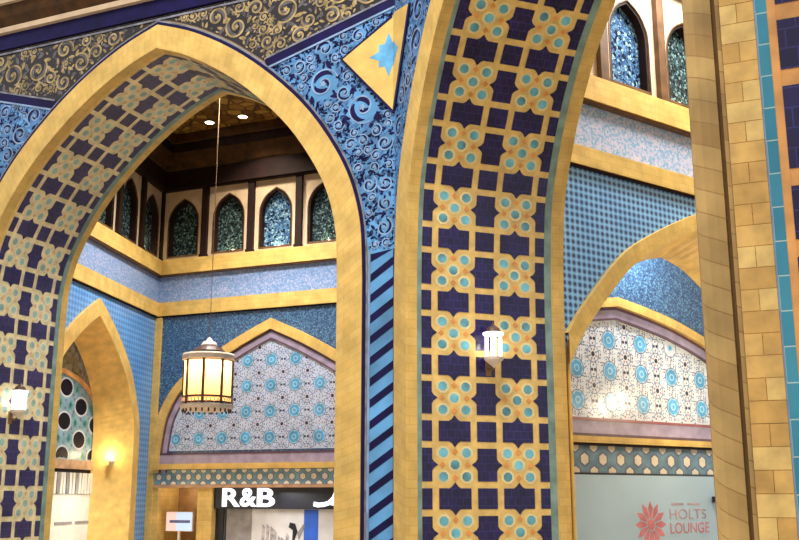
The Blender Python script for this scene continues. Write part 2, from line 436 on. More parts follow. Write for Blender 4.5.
# ------------------------------------------------------------------ scrollwork
def inside(p, pg):
    c = False; n = len(pg); x, y = p
    for i in range(n):
        x0, y0 = pg[i]; x1, y1 = pg[i-1]
        if (y0 > y) != (y1 > y) and x < (x1-x0)*(y-y0)/(y1-y0)+x0: c = not c
    return c
def scroll(mb, fr, pg, d, kg, kv, kd, kb, rmax, seeds, kleaf=None, rmin=.12, vw=.045, holes=(), fill=3):
    poly(mb, fr, pg, kg, d)
    ok = lambda p: inside(p, pg) and not any(inside(p, h) for h in holes)
    def edge_dist(p):
        best = 9
        for P in (pg,)+tuple(holes):
            for i in range(len(P)):
                a, b = P[i-1], P[i]; L2 = (b[0]-a[0])**2+(b[1]-a[1])**2
                if L2 < 1e-12: continue
                t = max(0, min(1, ((p[0]-a[0])*(b[0]-a[0])+(p[1]-a[1])*(b[1]-a[1]))/L2))
                best = min(best, math.dist(p, (a[0]+t*(b[0]-a[0]), a[1]+t*(b[1]-a[1]))))
        return best
    us = [p[0] for p in pg]; zs = [p[1] for p in pg]
    cs = []
    for k in range(seeds):
        p = (random.uniform(min(us), max(us)), random.uniform(min(zs), max(zs)))
        if not ok(p): continue
        r = min(edge_dist(p)-.03, rmax if k < seeds*.4 else rmax*.6)
        for c, cr in cs: r = min(r, math.dist(p, c)-cr*1.02)
        if r > rmin: cs.append((p, r))
    def ribbon(pts, ws, k, dd):
        for i in range(len(pts)-1):
            a, b = pts[i], pts[i+1]; L = math.dist(a, b)
            if L < 1e-6: continue
            if i == 0: n0 = (-(b[1]-a[1])/L, (b[0]-a[0])/L)
            c = pts[min(i+2, len(pts)-1)]; L2 = math.dist(a, c) or 1
            n1 = (-(c[1]-a[1])/L2, (c[0]-a[0])/L2)
            q = [(a[0]+n0[0]*ws[i], a[1]+n0[1]*ws[i]), (a[0]-n0[0]*ws[i], a[1]-n0[1]*ws[i]), (b[0]-n1[0]*ws[i+1], b[1]-n1[1]*ws[i+1]), (b[0]+n1[0]*ws[i+1], b[1]+n1[1]*ws[i+1])]
            if all(ok(p) for p in q): mb.face([fr.p(x, z, dd) for x, z in q], k, q)
            n0 = n1
    for (c, r) in cs:
        a0 = random.uniform(0, 6.28); sg = random.choice((-1, 1)); n = 30; turns = 1.35
        sp = [(c[0]+r*(1-.78*t)*math.cos(a0+sg*t*turns*6.283), c[1]+r*(1-.78*t)*math.sin(a0+sg*t*turns*6.283)) for t in [i/n for i in range(n+1)]]
        # dark crescents trailing inside the spiral
        sp2 = [(c[0]+r*(.80-.7*t)*math.cos(a0+sg*(t*turns*6.283)), c[1]+r*(.80-.7*t)*math.sin(a0+sg*(t*turns*6.283))) for t in [i/n for i in range(n+1)]]
        for s_ in (0, 1, 2):
            i0 = 1+s_*9; seg = sp2[i0:i0+9]
            ribbon(seg, [max(.004, r*.17*math.sin(math.pi*(i+.3)/(len(seg)))) for i in range(len(seg))], kd, d-.004)
        ribbon(sp, [vw*.5*min(1, r/.4+.35)]*len(sp), kv, d-.008)
        # leaves outside
        for m in range(9):
            a = a0+m*.7; 
            p0 = (c[0]+r*.98*math.cos(a), c[1]+r*.98*math.sin(a)); p1 = (c[0]+r*1.42*math.cos(a+.4*sg), c[1]+r*1.42*math.sin(a+.4*sg))
            leaf = [(p0[0]+(p1[0]-p0[0])*t, p0[1]+(p1[1]-p0[1])*t) for t in [i/5 for i in range(6)]]
            ribbon(leaf, [max(.004, r*.15*math.sin(math.pi*(i+.4)/6.4)) for i in range(6)], kd if m % 2 else (kleaf or kd), d-.006)
        # blossom in the eye
        rr = max(.035, r*.17)
        pts = [(c[0]+rr*(1+.3*math.cos(5*t))*math.cos(t), c[1]+rr*(1+.3*math.cos(5*t))*math.sin(t)) for t in [6.283*i/20 for i in range(20)]]
        if all(ok(p) for p in pts): mb.face([fr.p(x, z, d-.012) for x, z in pts], kb, pts)
    # fill scatter of small leaves
    for k in range(int(seeds*fill)):
        p = (random.uniform(min(us), max(us)), random.uniform(min(zs), max(zs)))
        if any(math.dist(p, c) < cr*1.05 for c, cr in cs): continue
        a = random.uniform(0, 6.28); L = rmin*random.uniform(.7, 1.5)
        leaf = [(p[0]+math.cos(a)*L*t, p[1]+math.sin(a)*L*t) for t in [i/5 for i in range(6)]]
        ribbon(leaf, [max(.004, L*.24*math.sin(math.pi*(i+.4)/6.4)) for i in range(6)], random.choice((kd, kd, kleaf or kv)), d-.003)
def stripe(mb, fr, pts, w, k, d):
    """ribbon of width w along a polyline in the wall frame, mitred"""
    L, Rr = [], []
    for i in range(len(pts)):
        a, b = pts[max(i-1, 0)], pts[min(i+1, len(pts)-1)]; l = math.dist(a, b)
        n = (-(b[1]-a[1])/l, (b[0]-a[0])/l)
        L.append((pts[i][0]+n[0]*w/2, pts[i][1]+n[1]*w/2)); Rr.append((pts[i][0]-n[0]*w/2, pts[i][1]-n[1]*w/2))
    for i in range(len(pts)-1):
        q = [Rr[i], Rr[i+1], L[i+1], L[i]]
        mb.face([fr.p(x, z, d) for x, z in q], k, q)
        for e in (0, 2):
            a, b = q[e], q[e+1]
            mb.face([fr.p(*a, d), fr.p(*b, d), fr.p(*b, d+.03), fr.p(*a, d+.03)], k)

# ------------------------------------------------------------------ plan of the court
P0 = Vector((-.09, 20, 0))
FA = Fr(P0, 113.5)            # wall with the wide arch (u negative, to the left of the corner)
FB = Fr(P0, 158.5)            # next wall of the octagon
HA = [(5.58, 7.0), (5.50, 8.3), (5.12, 9.5), (4.30, 10.8), (3.30, 11.85), (2.2, 12.72), (1.05, 13.38), (0, 13.78)]
CA = -6.3
AO = Arch(CA, HA, 90); AI = AO.inner(.58)
DA = 3.05; TOP = 19.0
HB = [(6.20, 6.3), (6.15, 7.5), (5.99, 8.8), (5.55, 10.0), (4.95, 11.1), (4.2, 12.1), (2.9, 13.3), (1.4, 14.2), (0, 14.8)]
CB = 6.3
BO = Arch(CB, HB, 90); BI = BO.inner(.65)
DB = 3.5

# ---- wall of the wide arch
mb = MB(); slab(mb, FA, outline(AO, -13.3, 0, TOP), 'back', 0, .35); 
w = mb.build('wall_front'); tag(w, 'court wall clad in arabesque tile around the widest arch', 'wall', kind='structure')
mb = MB(); slab(mb, FB, outline(BO, 0, 13.2, TOP), 'back', 0, .35)
w = mb.build('wall_right'); tag(w, 'court wall holding the arch with the broad navy star tiles', 'wall', kind='structure')

def big_arch(fr, AO, AI, dep, hd, dt, hz, zl, zr, name, label, kg='gold_pale', kn='navy'):
    f = AI.full(); N = len(f)//2
    base = thing(name, label, 'arch', fr.p(AI.c, 0, 0))
    mb = MB(); band(mb, fr, AO, AI, -.07, 'gold'); reveal(mb, fr, AI, -.07, dt, 'gold')
    reveal(mb, fr, AO, -.07, .0, 'gold'); mb.build('archivolt', base)
    for e0, e1 in ((dt, dt+.09), (dt+.09+4*hd, dt+.26+4*hd)):
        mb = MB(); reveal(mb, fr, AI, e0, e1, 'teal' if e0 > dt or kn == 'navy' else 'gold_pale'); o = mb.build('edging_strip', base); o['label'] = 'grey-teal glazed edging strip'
    mb = MB()
    soffit_tiles(mb, fr, f[:N+1], dt+.09, hd, hz, zl, (.008,), kground=kg, kn=kn)
    right = [(a, b) for a, b in f[N:]][::-1]
    mb2 = MB()
    soffit_tiles(mb2, fr, right, dt+.09, hd, hz, zr, (-.008,), kground=kg, kn=kn)
    o = mb.build('soffit_tiling', base); o['label'] = 'navy stars, turquoise dots and gold grout'
    o = mb2.build('soffit_tiling', base); o['label'] = 'navy stars, turquoise dots and gold grout'
    e = dt+.26+4*hd
    mb = MB(); reveal(mb, fr, AI, e, dep, 'gold')
    band(mb, fr, AI.inner(-.5), AI, dep, 'gold')
    mb.build('rear_border', base)
    return base
big_arch(FA, AO, AI, DA, .585, .22, .64, 6.87, 6.87, 'pointed_arch', 'widest pointed arch, gold edged, opening onto the room with the big glowing lantern', 'cream_grout', 'navy_a')  # washed-out tile set carries the soffit glare in its colours
big_arch(FB, BO, BI, DB, .692, .17, .64, 7.65, 7.65, 'pointed_arch', 'tall arch with a broad navy and turquoise star-tiled inner face beside the chevron pier')

# ---- panels on the wide arch's wall
AO2 = AO.inner(-.08); AO3 = AO.inner(-.115)
half_o = AO3.half
def on_arch(u0, u1, A=AO3):
    """points of the outer arch line between two u, left to right"""
    return [p for p in A.full() if u0 <= p[0] <= u1]
mb = MB(); band(mb, FA, AO2, AO, -.05, 'navy_p'); band(mb, FA, AO3, AO2, -.045, 'vineb'); reveal(mb, FA, AO2, -.05, 0, 'navy_p')
tag(mb.build('arch_outline_border'), 'dark navy and grey outline strip hugging the widest arch', 'border strip')

def zd(u):   # diagonal between the blue and the black fields
    t = (u-CA); return 12.20+.9/3.25*(abs(t)-3.05)
zc = 14.0
# black field above the crown
left = min(on_arch(-9.6, -9.1), key=lambda p: abs(p[1]-zd(p[0]))); right = min(on_arch(-3.6, -2.9), key=lambda p: abs(p[1]-zd(p[0])))
crown = on_arch(left[0], right[0])
u_end = -13.3
pg = [(u_end, zd(u_end))] + crown + [(0, zd(0)), (0, zc), (u_end, zc)]
pgb = [(a, max(b+.06, b)) for a, b in pg[:-2]] + pg[-2:]
mb = MB(); scroll(mb, FA, pgb, -.02, 'black', 'vineg', 'vined', 'vineg', .34, 1100, 'vineg', .10, .05, fill=.6)
tag(mb.build('arabesque_panel'), 'black tile field with golden scrollwork above the widest arch', 'tile panel')
# blue spandrel on the right
pr = on_arch(right[0], -.70)
stem_z = 7.55
pr = [p for p in pr if p[1] > stem_z] + [(AO3.c+AO3.half[0][0], stem_z)]
kite = [(-1.27, 11.95), (-.02, 10.56), (0, 10.56), (0, 12.76), (-.05, 12.74)]
pg = [(right[0]+.12, right[1]+.06)] + [p for p in pr if p[0] > right[0]+.12] + [(0, stem_z), (0, zd(0)-.16)]
mb = MB(); scroll(mb, FA, pg, -.02, 'blue', 'vine', 'navy_p', 'vine', .7, 1500, 'blue2', .10, .036, holes=(kite,))
tag(mb.build('arabesque_panel'), 'blue scrollwork spandrel between the widest arch and the corner with the yellow kite', 'tile panel')
# blue spandrel on the left
pl = [p for p in on_arch(-12.2, left[0]-.12) if p[1] > stem_z]
pg = [(u_end, stem_z), (AO3.c-AO3.half[0][0], stem_z)] + pl + [(left[0]-.12, left[1]+.06), (u_end, zd(u_end)-.16)]
mb = MB(); scroll(mb, FA, pg, -.02, 'blue2', 'vine', 'navy_p', 'vine', .5, 700, 'blue', .10, .036)
tag(mb.build('arabesque_panel'), 'blue scrollwork spandrel at the far end, left of the widest arch', 'tile panel')
# diagonal bands
for a, b, lab in ((right, (0, zd(0)), 'navy band rising from the widest arch towards the corner, under black scrollwork'), ((u_end, zd(u_end)), left, 'navy band falling onto the left shoulder of the widest arch')):
    a = (a[0], a[1]+.02); b = (b[0], b[1]+.0)
    mb = MB(); stripe(mb, FA, [a, b], .2, 'navy_p', -.035)
    dz = .13
    o = mb.build('diagonal_band'); tag(o, lab, 'border strip')
    mb = MB(); stripe(mb, FA, [(a[0], a[1]+dz), (b[0], b[1]+dz)], .045, 'vineb', -.045); mb.build('upper_fillet', o)
    mb = MB(); stripe(mb, FA, [(a[0], a[1]-dz), (b[0], b[1]-dz)], .045, 'vine', -.045); mb.build('lower_fillet', o)
# chevron pier: wide side on this wall, thin side round the corner
mb = MB()
ul = AO3.c+AO3.half[0][0]
poly(mb, FA, [(ul, 0), (0, 0), (0, stem_z), (ul, stem_z)], 'blue', -.02)
per = .43; sl = .66; th = .17
k = -2
while k*per < stem_z:
    z0 = k*per
    q = [(ul+.06, z0), (-.03, z0+sl*(-ul-.09)), (-.03, z0+th+sl*(-ul-.09)), (ul+.06, z0+th)]
    q = [(a, min(max(b, 0), stem_z)) for a, b in q]
    if q[2][1] > q[1][1] or q[3][1] > q[0][1]:
        if abs(q[0][1]-q[3][1])+abs(q[1][1]-q[2][1]) > .01: mb.face([FA.p(a, b, -.026) for a, b in q], 'navy_p', q)
    k += 1
for x0, x1, kk in ((ul, ul+.05, 'vine'), (-.03, 0, 'navy_p')):
    poly(mb, FA, [(x0, 0), (x1, 0), (x1, stem_z), (x0, stem_z)], kk, -.03)
poly(mb, FB, [(0, 0), (.1, 0), (.1, stem_z), (0, stem_z)], 'blue', -.02)
for k in range(1, int(stem_z/per)):
    z0 = k*per+.02; q = [(0, z0), (.1, z0-.1), (.1, z0-.1+th), (0, z0+th)]
    mb.face([FB.p(a, b, -.026) for a, b in q], 'navy_p', q)
tag(mb.build('chevron_pier_panel'), 'blue pier panel with navy chevron stripes between the two big arches', 'tile panel')
# thin scroll strip on the next wall, following its arch
BO1 = BO.inner(-.01)
f = [p for p in BO1.full() if p[0] < CB and 13.85 > p[1] > stem_z]
pg = [(0, stem_z)] + f + [(f[-1][0], 13.9), (0, 13.9)]
kiteB = [(0, 10.56), (.04, 10.56), (.95, 12.6), (.1, 12.8), (0, 12.76)]
mb = MB(); scroll(mb, FB, pg, -.02, 'blue2', 'vine', 'navy_p', 'blue', .45, 700, 'blue', .08, .04, holes=(kiteB,))
tag(mb.build('arabesque_panel'), 'narrow blue scrollwork strip squeezed between the corner and the star-tiled arch', 'tile panel')
# kite panel wrapped round the corner
kp = thing('kite_panel', 'yellow kite-shaped tile panel with a turquoise star, wrapped round the corner', 'tile panel', FA.p(-.3, 10.56, 0))
mb = MB()
slab(mb, FA, [(-1.27, 11.95), (-.02, 10.56), (0, 10.56), (0, 12.76), (-.05, 12.74)], 'kite', -.06, -.0)
slab(mb, FB, [(0, 10.56), (.04, 10.56), (.95, 12.6), (.1, 12.8), (0, 12.76)], 'kite', -.06, -.0)
mb.build('field', kp)
mb = MB()
stripe(mb, FA, [(-.05, 12.74), (-1.27, 11.95), (-.02, 10.52)], .06, 'navy_p', -.066)
stripe(mb, FB, [(.04, 10.56), (.95, 12.6)], .10, 'navy_p', -.066)
mb.build('outline', kp)
mb = MB()
cu, cz = -.13, 11.86
st = []
for i in range(16):
    r_ = .46 if i % 4 == 0 else (.33 if i % 2 == 0 else .25)
    st.append((cu+r_*math.cos(R(22.5*i)), cz+r_*1.12*math.sin(R(22.5*i))))
stA = [(min(a, -.0), b) for a, b in st]
poly(mb, FA, stA, 'fblue', -.064)
poly(mb, FB, [(0, 11.56), (.3, 11.89), (.0, 12.18)], 'fblue', -.064)
mb.build('star', kp)

# ---- cornice above
def bar(mb, fr, u0, u1, prof, k):
    """prof: list of (d,z)"""
    for i in range(len(prof)-1):
        (d0, z0), (d1, z1) = prof[i], prof[i+1]
        q = [fr.p(u0, z0, d0), fr.p(u1, z0, d0), fr.p(u1, z1, d1), fr.p(u0, z1, d1)]
        mb.face(q, k, [(u0, z0), (u1, z0), (u1, z1), (u0, z1)])
levels = [('trim_1', 'navy_p', [(0, 14.02), (-.1, 14.02), (-.1, 14.44), (0, 14.44)], 'deep navy cornice band above the black scrollwork'),
          ('trim_2', 'cream', [(-.0, 14.44), (-.22, 14.44), (-.24, 14.57), (0, 14.57)], 'thin pale gold fillet above the navy cornice band'),
          ('trim_3', 'woodm', [(-.0, 14.57), (-.2, 14.57), (-.34, 14.8), (-.42, 15.1), (0, 15.1)], 'dark brown hollow moulding of the cornice'),
          ('trim_4', 'cream', [(-.0, 15.1), (-.52, 15.1), (-.54, 15.24), (0, 15.24)], 'pale gold fillet at the top of the cornice'),
          ('trim_5', 'woodm', [(-.0, 15.24), (-.6, 15.24), (-.8, 15.9), (0, 15.9)], 'topmost brown moulding of the cornice')]
for nm, k, prof, lab in levels:
    mb = MB(); bar(mb, FA, -13.3, .25, prof, k)
    if k in ('navy_p',): bar(mb, FA, -13.3, .0, [(-.03, 13.9), (-.05, 13.9), (-.05, 13.95), (-.03, 13.95)], 'vineb')
    bar(mb, FB, -.1, 13.2, prof, k)
    tag(mb.build(nm), lab, 'cornice', kind='structure')

# ------------------------------------------------------------------ near pier (jamb of the arch the viewer stands under)
FC = Fr((2.215, 7.38), 113.5)
pier = thing('near_pier', 'close brick pier with turquoise strip and navy tile, cut by the frame edge', 'pier', FC.p(.3, 0, 0))
ZT = 8.6
mb = MB(); box(mb, FC, .33, 4.2, 0, ZT, .012, .3, 'back'); box(mb, FC, .02, .4, 0, ZT, .3, 3.7, 'back'); mb.build('core', pier)
mb = MB()
prof = [(.02, .34), (.035, .22), (.07, .12), (.13, .06), (.2, .035), (.265, .03), (.272, .08)]
s = 0
for i in range(len(prof)-1):
    a, b = prof[i], prof[i+1]; L = math.dist(a, b)
    n = 30
    for j in range(n):
        z0, z1 = ZT*j/n, ZT*(j+1)/n
        mb.face([FC.p(a[0], z0, a[1]), FC.p(b[0], z0, b[1]), FC.p(b[0], z1, b[1]), FC.p(a[0], z1, a[1])], 'rope', [(s, z0), (s+L, z0), (s+L, z1), (s, z1)])
    s += L
mb.build('rounded_moulding', pier)
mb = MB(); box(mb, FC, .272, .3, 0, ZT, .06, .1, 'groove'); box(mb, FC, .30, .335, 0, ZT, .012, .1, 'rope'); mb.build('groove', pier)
mb = MB(); poly(mb, FC, [(.335, 0), (.59, 0), (.59, ZT), (.335, ZT)], 'goldc', 0); box(mb, FC, .335, .59, 0, ZT, .001, .012, 'goldc'); o = mb.build('brick_strip', pier)
# brick strip laid as a full brick and two halves in alternating rows
mb = MB(); rowh = .163; n = int(ZT/rowh)
for j in range(n):
    z0 = j*rowh
    for (a, b) in ([(.335, .587)] if j % 2 else [(.335, .458), (.463, .587)]):
        v = .004
        box(mb, FC, a, b, z0+.0025, z0+rowh-.0025, -.006, 0, random.choice(('goldc1', 'goldc2', 'goldc3')) if True else '')
for nm, c in (('goldc1', (234, 198, 122)), ('goldc2', (224, 182, 104)), ('goldc3', (212, 168, 92))): M[nm] = plain(nm.replace('goldc', 'near_brick_tone_'), c, .42, .1, 6)
mb.build('bricks', pier)
mb = MB(); box(mb, FC, .59, .602, 0, ZT, -.004, .012, 'vine'); box(mb, FC, .602, .682, 0, ZT, -.006, .012, 'turqc'); mb.build('turquoise_strip', pier)
mb = MB(); box(mb, FC, .682, .745, 0, ZT, -.004, .012, 'orange_s'); mb.build('orange_strip', pier)
mb = MB(); soffit_tiles(mb, Fr(FC.p(0, 0, 0), 203.5), [(0, 0), (0, ZT)], .745, .66, .665, 5.955, (.008,), kground='orange_s')
mb.build('tiling', pier)

# ------------------------------------------------------------------ rooms behind the arches
def niche_arch(fr, c, outer, bandw, d1, back=None, name='niche_arch', label='', proud=-.12):
    AO_ = Arch(c, outer, 50); AI_ = AO_.inner(bandw)
    AB = Arch(c, back, 50) if back else AI_
    b = thing(name, label, 'arch', fr.p(c, 0, 0))
    mb = MB(); band(mb, fr, AO_, AI_, proud, 'gold'); reveal(mb, fr, AO_, proud, 0, 'gold'); mb.build('archivolt', b)
    mb = MB(); reveal(mb, fr, AI_, proud, d1, 'gold_plain', AB); mb.build('reveal', b)
    return b, AO_, AI_, AB

def rosettes(mb, fr, pg, d, px, pz, u0, z0, r, kg='white'):
    poly(mb, fr, pg, kg, d)
    us = [p[0] for p in pg]; zs = [p[1] for p in pg]
    def disc(c, rr, k, dd, n=14, lob=0):
        pts = [(c[0]+rr*(1+lob*math.cos(7*t))*math.cos(t), c[1]+rr*(1+lob*math.cos(7*t))*math.sin(t)) for t in [6.283*i/n for i in range(n)]]
        if all(inside(p, pg) for p in pts): mb.face([fr.p(x, z, dd) for x, z in pts], k, pts)
    def seg(a, b, w, k, dd):
        L = math.dist(a, b); n = (-(b[1]-a[1])/L*w/2, (b[0]-a[0])/L*w/2)
        q = [(a[0]+n[0], a[1]+n[1]), (a[0]-n[0], a[1]-n[1]), (b[0]-n[0], b[1]-n[1]), (b[0]+n[0], b[1]+n[1])]
        if all(inside(p, pg) for p in q): mb.face([fr.p(x, z, dd) for x, z in q], k, q)
    i0, i1 = math.floor((min(us)-u0)/px)-1, math.ceil((max(us)-u0)/px)+1
    j0, j1 = math.floor((min(zs)-z0)/pz)-1, math.ceil((max(zs)-z0)/pz)+1
    for i in range(i0, i1+1):
        for j in range(j0, j1+1):
            c = (u0+i*px, z0+j*pz)
            disc(c, r*1.18, 'fblue2', d-.002, 16); disc(c, r, 'fblue', d-.004, 28, .06); disc(c, r*.5, 'fblue2', d-.006, 12); disc(c, r*.3, 'fblue', d-.008, 10)
            h = (c[0]+px/2, c[1]+pz/2)
            disc(h, r*.34, 'ink', d-.004, 8)
            for m in range(8):
                a = R(45*m+22.5); e = (h[0]+r*.62*math.cos(a), h[1]+r*.62*math.sin(a))
                disc(e, r*.14, 'rust' if m % 2 else 'line', d-.004, 6)
                a = R(45*m); seg((c[0]+r*1.3*math.cos(a-.36), c[1]+r*1.3*math.sin(a-.36)), (c[0]+r*1.3*math.cos(a+.36), c[1]+r*1.3*math.sin(a+.36)), .03, 'line', d-.003)
                seg((c[0]+r*1.3*math.cos(a), c[1]+r*1.3*math.sin(a)), (c[0]+r*1.85*math.cos(a+.2), c[1]+r*1.85*math.sin(a+.2)), .03, 'line', d-.003)
                disc((c[0]+r*1.6*math.cos(a+R(22.5)), c[1]+r*1.6*math.sin(a+R(22.5))), r*.13, 'ink' if m % 2 else 'fblue', d-.004, 6)
            for m in range(24):
                a = R(15*m); q_ = r*(1.95+.35*(m % 2)); disc((c[0]+q_*math.cos(a), c[1]+q_*math.sin(a)), r*.1, ('fblue', 'ink', 'line')[m % 3], d-.005, 5)
            for m in range(8):
                a = R(45*m+22.5); seg((h[0]+r*.8*math.cos(a), h[1]+r*.8*math.sin(a)), (h[0]+r*1.5*math.cos(a), h[1]+r*1.5*math.sin(a)), .026, 'line', d-.003)
                a1 = R(45*m+67.5); seg((h[0]+r*1.15*math.cos(a), h[1]+r*1.15*math.sin(a)), (h[0]+r*1.15*math.cos(a1), h[1]+r*1.15*math.sin(a1)), .022, 'line', d-.003)
                a = R(45*m); disc((h[0]+r*1.4*math.cos(a), h[1]+r*1.4*math.sin(a)), r*.13, 'fblue' if m % 2 else 'ink', d-.004, 6)
            g = (c[0]+px/2, c[1])
            for sx in (-1, 1):
                disc((g[0]+sx*r*.28, g[1]), r*.24, 'ink', d-.004, 6)
                disc((c[0], c[1]+pz/2+sx*r*.25), r*.12, 'rust', d-.004, 6)
                seg((g[0]+sx*r*.55, g[1]-r*.5), (g[0]+sx*r*.55, g[1]+r*.5), .028, 'line', d-.003)
def hexband(mb, fr, u0, u1, z0, z1, d, px, kg='tealb', kh='whitew'):
    poly(mb, fr, [(u0, z0), (u1, z0), (u1, z1), (u0, z1)], kg, d)
    h = z1-z0; r = h*.225; n = int((u1-u0)/px)
    def hexa(cu, cz, rr, k, lo, hi, dd):
        pts = [(cu+rr*math.cos(R(60*m+30)), min(max(cz+rr*math.sin(R(60*m+30)), lo), hi)) for m in range(6)]
        if all(u0 <= p[0] <= u1 for p in pts): mb.face([fr.p(x, z, dd) for x, z in pts], k, pts)
    for i in range(n+1):
        c = u0+px*(i+.5)
        hexa(c, (z0+z1)/2, r*1.35, 'line', z0, z1, d-.002); hexa(c, (z0+z1)/2, r, kh, z0, z1, d-.004)
        for zz in (z0, z1):
            hexa(c+px/2, zz, r*1.35, 'line', z0, z1, d-.002); hexa(c+px/2, zz, r*1.05, kh, z0, z1, d-.004)

win_n = [0]
def window_bays(fr, us, z0, z1, sill, apex, sh, half, kp, labels, room):
    """cream clerestory with a pointed window between each pair of posts"""
    for i in range(len(us)-1):
        a, b = us[i], us[i+1]; c = (a+b)/2; win_n[0] += 1
        hh = [(half, sh), (half*.93, sh+(apex-sh)*.35), (half*.58, sh+(apex-sh)*.74), (0, apex)]
        A = Arch(c, hh, 24, bottom=sill)
        ho = A.full()
        mb = MB(); slab(mb, fr, [(a, z0), (b, z0), (b, z1), (a, z1)], 'cream', 0, .3, holes=(ho,))
        w = mb.build('window_%d' % win_n[0]); tag(w, labels[i], 'window', 'clerestory windows of the '+room, 'structure')
        mb = MB(); AI_ = A.inner(.07); band(mb, fr, A, AI_, .02, 'wood'); reveal(mb, fr, A, -.015, .27, 'wood'); reveal(mb, fr, AI_, .02, .27, 'wood')
        band(mb, fr, A.inner(-.035), A, -.015, 'bronze')
        box(mb, fr, c-half, c+half, sill, sill+.06, -.02, .27, 'bronze'); mb.build('frame', w)
        mb = MB(); poly(mb, fr, [(p[0], p[1]) for p in AI_.full()], kp[i] if isinstance(kp, list) else kp, .24); mb.build('pane', w)
def posts(fr, us, z0, z1, group, labels):
    for i, u in enumerate(us):
        mb = MB(); box(mb, fr, u-.13, u+.13, z0, z1, -.14, .02, 'wood' if group.startswith('dark') else 'bronze'); box(mb, fr, u-.16, u+.16, z0-.0, z0+.12, -.17, .02, 'wood' if group.startswith('dark') else 'bronze')
        tag(mb.build('timber_post'), labels[i], 'post', group)
def gold_bands(fr, u0, u1, zs, names, labs, kfr, flab):
    g0, g1, g2, g3 = zs
    mb = MB(); box(mb, fr, u0, u1, g0, g1, -.12, .05, 'gold'); box(mb, fr, u0, u1, g0-.05, g0, -.08, .05, 'wood'); tag(mb.build(names[0]), labs[0], 'gold band', kind='structure')
    mb = MB(); box(mb, fr, u0, u1, g1, g2, -.02, .05, kfr); tag(mb.build('mosaic_frieze'), flab, 'tile frieze')
    mb = MB(); box(mb, fr, u0, u1, g2, g3, -.2, .05, 'gold'); box(mb, fr, u0, u1, g2-.06, g2, -.16, .05, 'bronze'); tag(mb.build(names[1]), labs[1], 'gold band', kind='structure')

# ---------------- lantern room (behind the wide arch)
S = FA.p(-13.1, 0, DA)
FS = Fr(S, 8.3); LEN = 10.28
K = FS.p(LEN, 0, 0); FW = Fr(K, 112.5)
WB_ = 10.3
# side wall with its niche
so = [(3.9, 4.4), (3.80, 5.27), (3.42, 6.07), (2.72, 7.11), (1.45, 8.18), (0, 9.05)]
sb = [(2.45, 4.2), (2.42, 5.1), (2.05, 6.2), (1.2, 7.2), (0, 8.05)]
nb, NO, NI, NB = niche_arch(FS, 5.08, so, .5, 1.0, sb, 'niche_arch', 'gold pointed arch with deep splayed sides in the lantern room, lit by a small uplight')
mb = MB(); slab(mb, FS, outline(NO, 0, LEN, 11.5), 'latside', 0, .3, 'back'); poly(mb, FS, [(0, 11.5), (LEN, 11.5), (LEN, 17), (0, 17)], 'back', .31)
tag(mb.build('wall_left'), 'sky blue tiled side wall of the lantern room', 'wall', kind='structure')
zsA = (9.32, 9.85, 10.93, 11.5)
gold_bands(FS, 0, LEN, zsA, ('trim_6', 'trim_7'), ('lower gold band along the side wall of the lantern room', 'gold ledge under the side windows of the lantern room'), 'frieze', 'pale blue mosaic frieze along the side wall of the lantern room')
us = [LEN-2.056*k for k in range(5, -1, -1)]
window_bays(FS, us, 11.5, 14.4, 11.62, 13.95, 12.95, .68, 'pane', ['pointed side window, nearest the wide arch, in the lantern room', 'pointed side window, second along from the wide arch', 'pointed side window in the middle of the lantern room side wall', 'dark pointed side window, next to last before the room corner', 'brassy pointed side window closest to the room corner'], 'lantern room side wall')
posts(FS, us[:-1], 11.5, 14.4, 'dark timber posts on the side wall', ['timber post at the wide arch end of the side wall', 'timber post, first between side windows from the arch', 'timber post, second between side windows from the arch', 'timber post, third between side windows from the arch', 'timber post, last between side windows before the corner'])
# niche back
FN = FS.sub(0, 1.04)
mb = MB(); box(mb, FN, 1.6, 8.6, 0, 8.6, .02, .2, 'olive'); tag(mb.build('wall_niche'), 'olive mosaic wall inside the gold side niche', 'wall', kind='structure')
ti = [(3.2, 3.9), (3.1, 4.6), (2.75, 5.5), (2.1, 6.15), (1.2, 6.52), (0, 6.72)]
TO = Arch(5.08, ti, 40, 3.7); TI = TO.inner(.16)
tp = thing('tympanum', 'rounded tile tympanum with big black dots on icy blue, in the gold side niche', 'tile panel', FN.p(5.08, 3.7, 0))
mb = MB(); band(mb, FN, TO, TI, -.05, 'orange_s'); reveal(mb, FN, TO, -.05, .02, 'orange_s'); reveal(mb, FN, TI, -.05, .02, 'orange_s'); mb.build('rim', tp)
mb = MB(); pgt = [(a, b) for a, b in TI.full()]
poly(mb, FN, pgt, 'iceblue', -.0)
def pdisc(mb, fr, pg, c, r, k, d, n=12, ph=0, rr=None):
    pts = [(c[0]+(r if (rr is None or i % 2 == 0) else rr)*math.cos(6.2832*i/n+ph), c[1]+(r if (rr is None or i % 2 == 0) else rr)*math.sin(6.2832*i/n+ph)) for i in range(n)]
    if sum(inside(p, pg) for p in pts) >= n*.6:
        pts = [p if inside(p, pg) else (c[0]+(p[0]-c[0])*.55, c[1]+(p[1]-c[1])*.55) for p in pts]
        mb.face([fr.p(x, z, d) for x, z in pts], k, pts)
def ell(mb, fr, pg, c, ru, rz, k, d):
    pts = [(c[0]+ru*math.cos(6.2832*i/16), c[1]+rz*math.sin(6.2832*i/16)) for i in range(16)]
    lo = min(p[1] for p in pg)+.01
    if sum(inside(p, pg) for p in pts) >= 6:
        pts = [p if inside(p, pg) else (c[0]+(p[0]-c[0])*.4, max(lo, c[1]+(p[1]-c[1])*.3)) for p in pts]
        mb.face([fr.p(x, z, d) for x, z in pts], k, pts)
pu, pz = 1.15, 1.12
